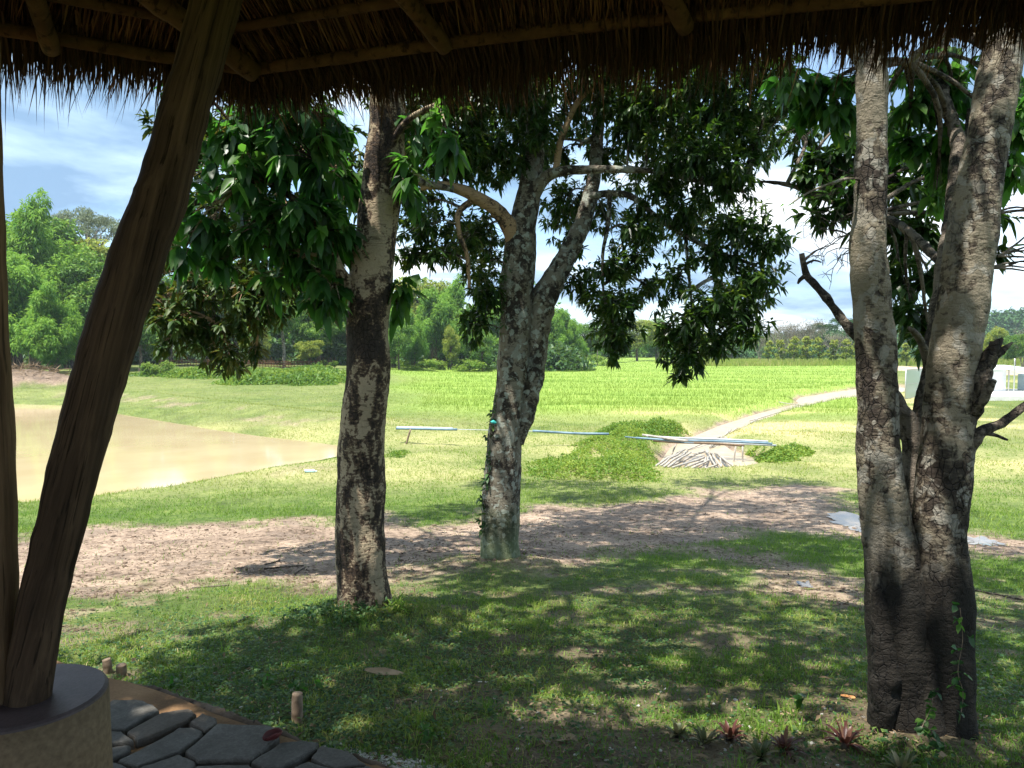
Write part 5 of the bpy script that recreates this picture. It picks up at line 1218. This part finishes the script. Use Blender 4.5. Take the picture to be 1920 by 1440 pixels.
WEED = leafmat("bright_weed_leaves", [(0, (.04, .10, .02)), (.5, (.11, .22, .03)), (1, (.28, .34, .06))], [(0, (.08, .2, .02)), (1, (.4, .5, .07))], .35, .5, .25)
thicket("weed_thicket", [(985, 905), (1000, 870), (1060, 845), (1120, 818), (1190, 812), (1235, 830), (1240, 860), (1225, 905), (1120, 900), (1050, 905)], 6000, .10, .04, .45, WEED, "mound of bright weeds on the ditch's left bank", tint=.68)
thicket("weed_thicket", [(1376, 858), (1400, 842), (1470, 840), (1520, 845), (1500, 862), (1440, 868)], 2600, .12, .07, .4, WEED, "yellow-green creeping weeds on the ditch's right bank", tint=.75)
thicket("weed_thicket", [(1100, 818), (1150, 800), (1230, 800), (1300, 812), (1260, 828), (1180, 820)], 2500, .13, .05, .45, WEED, "low weeds behind the pipes", tint=.4)
thicket("undergrowth", [(390, 722), (470, 700), (560, 690), (640, 700), (700, 705), (640, 722), (520, 724)], 6000, .4, .16, .7, WEED, "dark leafy undergrowth at the field's left edge", tint=.35, seed=3, hs=3)
thicket("undergrowth", [(230, 705), (380, 694), (520, 692), (520, 706), (380, 712)], 3000, .4, .18, .6, WEED, "pale ferny weeds in front of the stick fence", tint=.4, seed=5, hs=3)
thicket("weed_thicket", [(722, 862), (735, 846), (757, 848), (760, 860)], 300, .16, .03, .25, WEED, "small grass tussock left of the pipe post", tint=.4)
# tall grass band in front of the young teaks
x = rg.uniform(28, 130, 26000); y = rg.uniform(126, 150, 26000); y = y + .12 * (x - 50); N = len(x)
tint = np.clip(.66 + .4 * fbm(x * .12, y * .1, 81) * rg.random(N) * 1.2, 0, 1)
blades("tall_grass", x, y, rg.uniform(.5, 1.2, N), rg.uniform(.08, .16, N), tint, GRASS, .5, False)

# ================================================================== far trees
def tree_mesh(kind, seed):
    global rg
    rg = np.random.default_rng(seed); rr_ = random.Random(seed)
    parts = []; mb = MB()
    def puff(c, r, n, L, Wd, tint, droop=.2, per=4, tv=.5):
        u = unit(n); rad_ = rg.random(n) ** .35; p = np.array(c) + u * rad_[:, None] * np.array(r)
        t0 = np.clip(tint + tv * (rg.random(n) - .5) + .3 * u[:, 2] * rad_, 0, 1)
        parts.append(whorls(p, u, per, L, Wd, droop, .9, t0, False))
    if kind == 'bamboo':       # height about 14
        for k in range(34):
            a = rr_.uniform(0, 6.28); sp = rr_.uniform(.5, 4.2); h = 14 * (1 - .035 * sp * sp) * rr_.uniform(.72, 1.05); pts = []
            for s in range(9):
                t = s / 8; r = .5 + sp * t ** 2.2; pts.append(Vector((math.cos(a) * r, math.sin(a) * r, h * math.sin(t * 1.75) / math.sin(1.57)))) 
            mb.tube(pts, [.06] * 5 + [.045, .03, .02, .01], 5, cap=False)
            for s in range(3, 9):
                p = pts[s]; m_ = 46 if s > 4 else 26
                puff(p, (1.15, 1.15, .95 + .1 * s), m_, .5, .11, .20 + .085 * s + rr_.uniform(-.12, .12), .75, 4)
    elif kind == 'broad':      # height about 12
        mb.tube([(0, 0, -.3), (.15, .1, 2.5), (-.1, .2, 5), (.1, 0, 8)], [.32, .24, .18, .08], 10, rough=.15, step=.4)
        for k in range(26):
            a = rr_.uniform(0, 6.28); z = rr_.uniform(3.6, 11); R0 = 4.0 * math.sin(max(.15, min(1, (z - 2.2) / 9.5)) * math.pi * .95) ** .6; r = R0 * rr_.uniform(.3, 1)
            c = (math.cos(a) * r, math.sin(a) * r, z); q = rr_.uniform(1.1, 1.9); puff(c, (q, q, q * .75), 150, .34, .2, rr_.uniform(.3, .6), .15, 3)
            if k < 12: mb.tube([(0, .1, rr_.uniform(3, 6)), (c[0] * .5, c[1] * .5, z - 1), c], [.1, .06, .03], 5, cap=False)
    elif kind == 'slim':       # pale trunk, open crown, about 10
        mb.tube([(0, 0, -.3), (.1, 0, 2.5), (.0, .1, 4.4), (.5, 0, 7)], [.2, .17, .14, .06], 8, rough=.1, step=.4)
        mb.tube([(.05, 0, 3.2), (-.5, 0, 5), (-.9, .1, 7)], [.12, .09, .04], 6, rough=.1, step=.4)
        for k in range(20):
            c = (rr_.gauss(0, 1.9), rr_.gauss(0, 1.9), rr_.uniform(4.2, 9.8)); q = rr_.uniform(.8, 1.4); puff(c, (q, q, q * .7), 110, .3, .16, rr_.uniform(.35, .7), .2, 3)
    elif kind == 'umbrella':
        mb.tube([(0, 0, -.3), (.3, 0, 6), (0, .2, 12), (0, 0, 16)], [.5, .4, .3, .12], 10, rough=.1, step=.5)
        for k in range(70):
            a = rr_.uniform(0, 6.28); r = 7 * math.sqrt(rr_.random()); z = 18.5 - .09 * r * r + rr_.uniform(-1, .4); c = (math.cos(a) * r, math.sin(a) * r, z); puff(c, (1.3, 1.3, .55), 70, .3, .12, rr_.uniform(.5, .8), .1, 3)
            if k % 2: mb.tube([(0, 0, rr_.uniform(9, 14)), (c[0] * .5, c[1] * .5, z - 1.8), c], [.14, .08, .03], 5, cap=False)
    elif kind == 'teak':       # about 5.4
        mb.tube([(0, 0, -.2), (.03, 0, 1.6), (0, .02, 4.9)], [.08, .065, .02], 8, rough=.1, step=.3)
        for k in range(26):
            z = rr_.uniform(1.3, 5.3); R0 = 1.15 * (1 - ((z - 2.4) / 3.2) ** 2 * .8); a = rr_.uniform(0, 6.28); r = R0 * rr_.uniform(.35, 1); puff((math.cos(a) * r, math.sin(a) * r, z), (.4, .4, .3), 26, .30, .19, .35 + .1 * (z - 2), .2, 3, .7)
    elif kind == 'bare':       # leafless, about 9
        def br(p, d, L, r, dep):
            q = p + d * L; mb.tube([p, p.lerp(q, .5) + Vector((rr_.uniform(-.05, .05), rr_.uniform(-.05, .05), 0)) * L, q], [r, r * .85, r * .6], 6 if dep < 2 else 3, cap=False)
            if dep < 5:
                for k in range(3 if dep < 3 else 3):
                    nd = (d + Vector((rr_.uniform(-.75, .75), rr_.uniform(-.75, .75), rr_.uniform(-.15, .45)))).normalized(); br(q if k else p.lerp(q, .7), nd, L * rr_.uniform(.62, .85), r * .6, dep + 1)
        for k in range(4): br(Vector((rr_.uniform(-.2, .2), rr_.uniform(-.2, .2), 0)), Vector((rr_.uniform(-.3, .3), rr_.uniform(-.3, .3), 1)).normalized(), 2.4, .13, 0)
        for k in range(16): puff((rr_.gauss(0, 1.8), rr_.gauss(0, 1.8), rr_.uniform(4, 8)), (1, 1, .8), 26, .22, .09, rr_.uniform(.3, .8), .2, 3)
    elif kind == 'palm':       # about 12
        mb.tube([(0, 0, -.3), (.2, 0, 5), (.1, 0, 10.4)], [.2, .16, .14], 8, rough=.08, step=.5)
        for k in range(22):
            a = 2 * math.pi * k / 22 + rr_.uniform(-.1, .1); up = rr_.uniform(-.2, 1.2); p = Vector((.1, 0, 10.4)); d = Vector((math.cos(a), math.sin(a), up)).normalized(); pts = [p]
            for s in range(8): d = (d + Vector((0, 0, -.16))).normalized(); p = p + d * .45; pts.append(p.copy())
            mb.tube(pts, .03, 3, cap=False); A_ = np.array([list(q) for q in pts[1:] for _ in range(6)]); parts.append(whorls(A_, np.tile([[0, 0, -.2]], (len(A_), 1)), 2, .75, .07, .5, 1.0, np.full(len(A_), .5), False))
    elif kind == 'bush':
        for k in range(9): puff((rr_.gauss(0, .8), rr_.gauss(0, .8), rr_.uniform(.3, 1.5)), (.8, .8, .6), 60, .26, .12, rr_.uniform(.3, .8), .1, 3)
        mb.tube([(0, 0, -.1), (.05, 0, .8)], [.05, .03], 5)
    return parts, mb
GREYG = leafmat('grey_green_foliage', [(0, (.09, .12, .07)), (1, (.22, .26, .16))], [(0, (.1, .14, .06)), (1, (.25, .3, .15))], .25, .6, .2)
PROTO = {}
MATS = {'bamboo': (BAMB, BARK_D), 'broad': (FARL, BARK_D), 'slim': (FARL, BARK_B), 'umbrella': (GREYG, BARK_B), 'teak': (TEAK, BARK_D), 'bare': (DRYL, BARK_B), 'palm': (BLUEF, BARK_D), 'bush': (WEED, BARK_D), 'broadblue': (BLUEF, BARK_D), 'broady': (TEAK, BARK_D)}
NM = {'bamboo': ('bamboo_clump', 'bamboo'), 'broad': ('broadleaf_tree', 'tree'), 'slim': ('slim_tree', 'tree'), 'umbrella': ('umbrella_tree', 'tree'), 'teak': ('young_teak_tree', 'tree'), 'bare': ('leafless_tree', 'tree'), 'palm': ('palm_tree', 'palm'), 'bush': ('bush', 'bush'), 'broadblue': ('broadleaf_tree', 'tree'), 'broady': ('broadleaf_tree', 'tree')}
HT = {'bamboo': 14.0, 'broad': 12.0, 'slim': 10.5, 'umbrella': 19.5, 'teak': 5.6, 'bare': 9.0, 'palm': 12.0, 'bush': 2.2, 'broadblue': 12.0, 'broady': 12.0}
def far_tree(kind, px, top, Yd, label, group, wide=1.0, var=0):
    r = ray(px, 660); X_ = r.x / r.y * Yd; zb = gz(X_, Yd); zt = at(px, top, Yd).z; s = (zt - zb) / HT[kind]
    base = {'broadblue': 'broad', 'broady': 'broad'}.get(kind, kind); key = (kind, var)
    if key not in PROTO:
        parts, mb = tree_mesh(base, 100 + var * 17 + len(base)); lm, bmx = MATS[kind]
        PROTO[key] = (crown_mesh("crown", parts, lm), mb.mesh("trunk", bmx, True))
    cm, tm = PROTO[key]; nm, cat = NM[kind]
    e = thing(nm, label, cat, (X_, Yd, zb - .05), group); e.rotation_euler = (0, 0, rnd.uniform(0, 6.28)); e.scale = (s * wide, s * wide, s)
    for n_, me in ((("culms" if kind == 'bamboo' else "trunk"), tm), ("crown", cm)):
        o = bpy.data.objects.new(n_, me); COL.objects.link(o); o.parent = e
    return e
GF, GT, GM = "trees and bamboo walling the far left side of the fields", "row of young teak trees beyond the rice field", "trees closing the far end of the rice field"
FT = [
 ('broad', 35, 372, 92, "tall dark tree at the far left edge of the wood", GF, 1.0, 0), ('bamboo', 66, 388, 84, "tall feathery bamboo with a bright tip, second from the left edge", GF, .85, 0),
 ('bamboo', 25, 470, 74, "bamboo clump directly behind the earth mound at the left edge", GF, 1.1, 1), ('bamboo', 100, 545, 68, "low bright bamboo clump in front, between the mound and the leaning post", GF, 1.1, 0),
 ('umbrella', 172, 376, 118, "greyish tree with a wide domed crown rising above the wood at left", GF, .8, 0), ('broady', 150, 428, 98, "yellowish leafy tree below the domed grey crown", GF, .9, 0), ('bamboo', 128, 450, 86, "bamboo clump left of the leaning post, dark at its foot", GF, 1.0, 1),
 ('broad', 200, 470, 84, "broad leafy tree just left of the leaning post", GF, 1.0, 1), ('bamboo', 235, 520, 80, "bamboo clump hidden partly by the leaning post", GF, .9, 0),
 ('broad', 262, 560, 78, "dark low tree just right of the leaning post", GF, 1.0, 0), ('broad', 320, 500, 96, "broadleaf tree behind the stick fence, right of the leaning post", GF, 1.1, 1), ('bamboo', 385, 480, 100, "bamboo clump behind the drooping brownish leaves", GF, 1.0, 0),
 ('broad', 440, 470, 104, "tall broadleaf tree behind the stick fence's middle", GF, 1.1, 0), ('slim', 532, 528, 88, "slender tree with a pale forked trunk standing before the stick fence", GF, 1.2, 0), ('broady', 480, 600, 96, "small yellow-green tree behind the stick fence", GF, 1.0, 1),
 ('bamboo', 560, 500, 108, "bamboo clump just right of the pale forked trunk", GF, 1.0, 1), ('broad', 600, 540, 98, "leafy tree left of the flaky tree's trunk", GF, 1.0, 1), ('broady', 580, 632, 92, "low banana-like yellow-green tree left of the flaky trunk", GF, 1.4, 0), ('bamboo', 650, 520, 104, "bamboo clump straight behind the flaky trunk", GF, 1.0, 0),
 ('bamboo', 738, 560, 98, "bamboo clump touching the flaky trunk's right side", GF, .9, 1), ('broad', 748, 600, 92, "small dark tree right of the flaky trunk", GF, .9, 0), ('bamboo', 775, 590, 96, "middle-sized bamboo with a dark trunk-like foot at the field's edge", GF, .8, 0), ('broady', 800, 505, 124, "tall yellow-green tree topping the wood between the two front trunks", GF, 1.0, 0),
 ('bamboo', 815, 540, 108, "big bamboo clump in the middle between the two front trunks", GF, 1.0, 1), ('bamboo', 850, 530, 112, "bamboo clump with rounded top between the two front trunks", GF, 1.0, 0), ('broady', 845, 610, 100, "small upright yellow-green tree before the big bamboo", GF, .6, 1), ('bamboo', 880, 590, 104, "lower bamboo clump left of the lichen-covered trunk", GF, .9, 1),
 ('broad', 905, 625, 100, "small bright tree close left of the lichen-covered trunk", GF, .9, 1), ('bamboo', 930, 560, 118, "bamboo clump behind the lichen-covered trunk", GF, 1.0, 0),
 ('bamboo', 1040, 578, 122, "bamboo clump appearing right of the lichen-covered trunk", GF, 1.0, 1), ('bamboo', 1068, 590, 126, "second bamboo clump right of the lichen-covered trunk", GF, 1.0, 0), ('broad', 1100, 598, 132, "broadleaf tree where the wood begins to drop, right of the bamboo", GM, 1.0, 0), ('slim', 1120, 612, 130, "thin tree with visible trunk at the field's far corner", GM, .9, 0),
 ('broad', 1150, 600, 150, "leafy tree under the hanging foliage of the forked tree", GM, 1.1, 1), ('broady', 1195, 590, 160, "pale yellowish tree under the hanging foliage", GM, 1.1, 0), ('bamboo', 1232, 596, 165, "far bamboo clump left of the lowest hanging foliage", GM, 1.0, 1), ('broad', 1275, 612, 172, "far tree hidden by the lowest hanging foliage", GM, 1.2, 0), ('broady', 1330, 622, 178, "far yellow-green tree right of the lowest hanging foliage", GM, 1.3, 1), ('broad', 1372, 628, 182, "far low tree at the end of the field", GM, 1.3, 0),
 ('bare', 1425, 618, 165, "pale white-stemmed leafless tree left of the young teaks", GM, 1.0, 0), ('bare', 1465, 600, 176, "greyish leafless tree, left of the two tallest ones", GM, 1.2, 1), ('bare', 1488, 592, 180, "tallest grey leafless tree behind the teak row", GM, 1.3, 0), ('bare', 1512, 590, 178, "grey leafless tree just left of the palms", GM, 1.2, 1), ('bare', 1570, 615, 170, "tan leafless tree right of the first palm", GM, 1.2, 0),
 ('palm', 1541, 603, 190, "palm with drooping fronds, left of the bare limb", GM, 1.3, 0), ('palm', 1588, 592, 185, "palm half hidden behind the bare limb", GM, 1.3, 0), ('broadblue', 1553, 622, 200, "dark bluish tree under the palms", GM, 1.3, 0), ('broadblue', 1600, 612, 196, "dark bluish tree next to the twin stems' left side", GM, 1.3, 1),
 ('teak', 1441, 636, 138, "first young teak from the left in the row", GT, 1.0, 0), ('teak', 1463, 634, 140, "second young teak from the left in the row", GT, 1.0, 1), ('teak', 1489, 628, 134, "third young teak from the left, with a dark shadow under it", GT, 1.0, 0), ('teak', 1514, 627, 137, "fourth young teak from the left in the row", GT, 1.1, 1), ('teak', 1536, 630, 135, "fifth young teak from the left, on a clear thin trunk", GT, 1.1, 0),
 ('teak', 1563, 634, 136, "sixth young teak from the left in the row", GT, 1.0, 1), ('teak', 1587, 633, 134, "seventh young teak, left of the twin stems' left side", GT, 1.1, 0), ('teak', 1606, 640, 138, "eighth young teak, partly behind the twin stems", GT, 1.0, 1), ('teak', 1672, 646, 128, "young teak seen between the twin stems, left one", GT, 1.0, 0), ('teak', 1700, 640, 126, "young teak seen between the twin stems, middle one", GT, 1.1, 1), ('teak', 1728, 648, 130, "young teak seen between the twin stems, right one", GT, 1.0, 0),
 ('teak', 1842, 632, 118, "young teak right of the twin stems", GT, 1.2, 1), ('broady', 1868, 612, 112, "bigger light green tree right of the twin stems", GT, .8, 1), ('broad', 1905, 618, 108, "dark leafy tree at the right edge of the photo", GT, .9, 0), ('bare', 1918, 608, 120, "grey bare tree at the right edge of the photo", GT, .8, 1), ('broad', 1960, 600, 120, "leafy tree just beyond the right edge", GT, 1.0, 1),
 ('bush', 300, 672, 72, "small bush before the stick fence, left part", GF, 1.2, 0), ('bush', 478, 690, 66, "ferny bush at the near side of the stick fence", GF, 1.5, 0), ('bush', 615, 672, 88, "yellowish bush at the stick fence's right end", GF, 1.2, 0), ('bush', 700, 665, 92, "bush behind the flaky trunk at the field's edge", GF, 1.8, 0), ('bush', 790, 668, 96, "low bush under the bamboo between the front trunks", GF, 1.8, 0), ('bush', 840, 668, 100, "second low bush under the bamboo between the front trunks", GF, 2.0, 0), ('bush', 880, 670, 100, "low bush just left of the lichen-covered trunk", GF, 1.8, 0), ('bush', 1040, 665, 118, "low bush at the field's edge right of the lichen-covered trunk", GF, 2.2, 0), ('bush', 1100, 662, 126, "low bush at the field's far corner", GM, 2.2, 0),
]
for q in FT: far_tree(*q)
rg = np.random.default_rng(99)
# wooded hills behind, to the right, and the thick wood behind the first row of trees
def ridge(name, spec, n, L, mat, label=None):
    V_, T_ = [], []
    tips = []
    for (px, top, Yd, wd) in spec:
        r = ray(px, 650); X_ = r.x / r.y * Yd; zt = at(px, top, Yd).z; zb = gz(X_, Yd); k = n
        u = unit(k); u[:, 2] = abs(u[:, 2]); lump = .8 + .35 * rg.random(k)
        tips.append(np.column_stack([X_ + u[:, 0] * wd * lump, Yd + u[:, 1] * wd * lump, zb + u[:, 2] * (zt - zb) * lump / 1.05]))
    tips = np.concatenate(tips); o = link(name, crown_mesh(name, [whorls(tips, np.tile([[0, 0, .6]], (len(tips), 1)), 4, L, L * .55, .1, .9, np.clip(.45 + .6 * (rg.random(len(tips)) - .5), 0, 1), False)], mat)); tag(o, label, "wood" if label else None, None, "stuff")
ridge("far_wood", [(x_, 620 + 12 * math.sin(x_ * .05), 150 + .02 * x_, 9) for x_ in range(-60, 720, 34)] + [(x_, 560 + 30 * math.sin(x_ * .03), 128, 8) for x_ in range(-60, 1000, 40)] + [(x_, 632 + 6 * math.sin(x_ * .07), 215, 12) for x_ in range(1060, 1460, 30)], 650, 1.0, FARL, "dense wood filling in behind the first line of trees")
ridge("dark_understory", [(x_, 645 + 5 * math.sin(x_), 112 + 8 * math.sin(x_ * .3), 5) for x_ in range(-60, 1060, 22)], 420, .7, COVER, "dark understory at the foot of the wood")
ridge("hill_forest", [(1480 + 40 * i, 628 - 4 * (i % 3), 330, 26) for i in range(5)] + [(1660 + 34 * i, 612 - 9 * math.sin(i * .9) - 3 * i % 7, 340, 24) for i in range(4)] + [(1800, 615, 350, 26), (1835, 598, 360, 28), (1865, 590, 370, 28), (1895, 584, 360, 30), (1930, 586, 350, 30), (1980, 592, 350, 30), (2050, 600, 350, 34)], 1300, 1.8, BLUEF, "hazy forested hills at the right horizon")
ridge("far_hedge", [(1330 + 26 * i, 655, 190 + 3 * (i % 3), 8) for i in range(32)], 300, .9, BLUEF, "dark hedge behind the young teaks")
# stick fence on the left
fe = thing("stick_fence", "low brown fence of thin sticks and rails in front of the wood at left", "fence", P(440, 688))
mbf = MB(); mbr = MB(); pp = []
for i in range(62):
    px = 298 + i * 5.4; v = at(px, 690, 90 + 4 * math.sin(i * .1)); v.z = gz(v.x, v.y); pp.append(v)
    mb = MB(); h = rnd.uniform(.8, 1.35); mb.tube([v + Vector((0, 0, -.1)), v + Vector((rnd.uniform(-.08, .08), 0, h))], .035, 5); link("stick", mb.mesh("stick", BAMBOO), fe)
for hh in (.22, .42, .62, .8):
    mb = MB(); mb.tube([q + Vector((0, .05, hh + .03 * mnoise.noise(q))) for q in pp], .05, 5); link("rail", mb.mesh("rail", BAMBOO), fe)
# brush heap on the mound
x = rg.normal(-40, 2.3, 500); y = rg.normal(60, 1.0, 500); Pp = np.column_stack([x, y, zg(x, y) + rg.uniform(0, .35, 500)]); D = unit(500); D[:, 2] *= .5
V, F, k = leaf_arrays(Pp, D, unit(500), rg.uniform(.5, 1.3, 500), rg.uniform(.03, .07, 500), .05, False)
tag(link("brush_heap", mesh_tri("brush_heap", V, F, LITT, False, {"tint": np.repeat(rg.uniform(.3, 1, 500), k)})), "heap of dry brush on top of the earth mound at the left edge", "brush heap", None, "stuff")

# ================================================================== yard at right: net fence, slab, shed
NET = M("pale_green_mesh"); tr = NET.n("ShaderNodeBsdfTransparent"); mxs = NET.n("ShaderNodeMixShader")
NET.fin((.46, .56, .50), .7, .2); wv = NET.math('FRACT', NET.math('MULTIPLY', NET.n("ShaderNodeSeparateXYZ").outputs[0], 1.0)); mxs.inputs[0].default_value = .72
NET.l(tr.outputs[0], mxs.inputs[1]); NET.l(NET.b.outputs[0], mxs.inputs[2]); NET.l(mxs.outputs[0], NET.out.inputs[0]); NET = NET.m
STEEL = M("galvanised_steel").fin((.45, .46, .45), .45, .4, .3)
WHITE = plain("white_painted_wall", (.62, .63, .64), (.74, .75, .75), 2, .7, .1)
CONCW = plain("bright_concrete_slab", (.55, .54, .52), (.72, .71, .68), 3, .8, .2)
def fence_run(a, b, h, n, label, top=True):
    a, b = Vector(a), Vector(b); e = thing("mesh_fence", label, "fence", a); d = (b - a)
    mb = MB(); nn = Vector((-d.y, d.x, 0)).normalized() * .01
    for s in (0,):
        q = [a + nn, b + nn, b + nn + Vector((0, 0, h)), a + nn + Vector((0, 0, h)), a - nn, b - nn, b - nn + Vector((0, 0, h)), a - nn + Vector((0, 0, h))]
        mb.add(q, [(0, 1, 2, 3), (7, 6, 5, 4), (0, 4, 5, 1), (3, 2, 6, 7), (1, 5, 6, 2), (0, 3, 7, 4)])
    mb.build("netting", NET, e)
    for i in range(n + 1):
        p = a.lerp(b, i / n); mb = MB(); mb.tube([p + Vector((0, 0, -.2)), p + Vector((0, 0, h + .05))], .035, 8); mb.build("post", STEEL, e, True)
    for hh in (.06, h * .5, h):
        mb = MB(); mb.tube([a + Vector((0, 0, hh)), b + Vector((0, 0, hh))], .022, 6); mb.build("rail", STEEL, e, True)
G1 = at(1697, 748, 50); G1.z = gz(G1.x, G1.y); G2 = at(1835, 730, 62); G2.z = gz(G2.x, G2.y); G3 = at(1700, 700, 74); G3.z = G2.z
fence_run(G1, G2, 2.0, 6, "pale green mesh fence between the twin stems, on steel posts")
mb = MB(); s0 = at(1826, 755, 48); mb.box((s0.x + 9, s0.y + 4.5, gz(s0.x + 4, s0.y + 4) + .12), (18, 7.5, .42), bev=.03)
tag(mb.build("concrete_slab", CONCW), "bright white concrete slab right of the twin stems", "slab")
zt_ = gz(s0.x + 4, s0.y + 4) + .33
sh = thing("shed", "small white shed with a flat pale roof beside the mesh fence", "shed", (at(1850, 740, 54).x, 54, zt_))
a = at(1836, 740, 54).x; b = at(1882, 740, 54).x; c = at(1925, 740, 54).x
mb = MB(); mb.box(((a + b) / 2, 55, zt_ + .78), (b - a, 2.4, 1.56)); mb.build("wall", WHITE, sh)
mb = MB(); mb.box(((a + c) / 2 - .2, 55, zt_ + 1.66), (c - a + .6, 3.4, .10), tilt=(.05, 0)); mb.build("roof", plain("pale_green_sheet_roof", (.50, .62, .58), (.62, .72, .68), 3, .5), sh)
mb = MB(); mb.box(((a + b) / 2 + .25, 53.78, zt_ + .72), (.75, .04, 1.4)); mb.build("door", WHITE, sh)
for xx in (b + .12, c - .1):
    mb = MB(); mb.tube([(xx, 53.7, zt_ - .05), (xx, 53.7, zt_ + 1.6)], .05, 8); mb.build("post", STEEL, sh, True)
mb = MB(); mb.box((c + .6, 54.5, zt_ + .6), (1.0, 1.4, 1.2), bev=.04); tag(mb.build("water_tank", plain("pale_blue_tank", (.48, .58, .64), (.6, .7, .75), 3, .4)), "pale bluish block standing at the right edge beside the shed", "tank")
for i, (px, top, Yd, lb) in enumerate([(1903, 672, 50, "tall thin steel mast right of the shed"), (1661 + 242, 690, 70, "thin steel mast behind the shed")]):
    p = at(px, top, Yd); q = Vector((p.x, p.y, gz(p.x, p.y) - .1)); pole("mast", q, p, .04, STEEL, lb, "pole")
# earth bunds behind the yard
MUDR = plain("reddish_earth", (.34, .22, .15), (.52, .37, .27), 3, .9, .5)
def bund(p0, p1, h, wd, lb):
    a, b = Vector(p0), Vector(p1); V_, F_ = [], []; n, m = 60, 10; d = (b - a); nn = Vector((-d.y, d.x, 0)).normalized()
    for i in range(n + 1):
        for j in range(m + 1):
            s = j / m * 2 - 1; q = a.lerp(b, i / n) + nn * s * wd; z = gz(q.x, q.y) - .05 + h * (1 - s * s) * (.6 + .8 * mnoise.noise(q * .25)) * min(1, i / 6, (n - i) / 6); V_.append((q.x, q.y, z))
    F_ = [(i * (m + 1) + j, (i + 1) * (m + 1) + j, (i + 1) * (m + 1) + j + 1, i * (m + 1) + j + 1) for i in range(n) for j in range(m)]
    mb = MB(); mb.add(V_, F_); tag(mb.build("earth_bund", MUDR, None, True), lb, "earth bank")
bund(at(1640, 690, 108), at(1790, 690, 104), .9, 2.2, "low reddish earth bank behind the mesh fence"); bund(at(1860, 690, 92), at(2040, 690, 88), .9, 2.0, "low reddish earth bank behind the shed at the right edge")
bund(at(1350, 685, 150), at(1440, 685, 148), .5, 2.5, "pale bare earth strip at the far end of the rice field")

# ================================================================== haze
HZ = bpy.data.materials.new("thin_air"); HZ.use_nodes = True; ht = HZ.node_tree; ht.nodes.clear()
ho = ht.nodes.new("ShaderNodeOutputMaterial"); hv = ht.nodes.new("ShaderNodeVolumePrincipled"); hv.inputs['Color'].default_value = (.80, .90, 1.0, 1); hv.inputs['Density'].default_value = .00028; hv.inputs['Anisotropy'].default_value = .2
ht.links.new(hv.outputs[0], ho.inputs['Volume'])
USE_HAZE = True
if USE_HAZE:
    mb = MB(); mb.box((0, 0, 27), (4300 * 2, 4300 * 2, 64)); o = mb.build("haze", HZ); tag(o, kind="stuff")
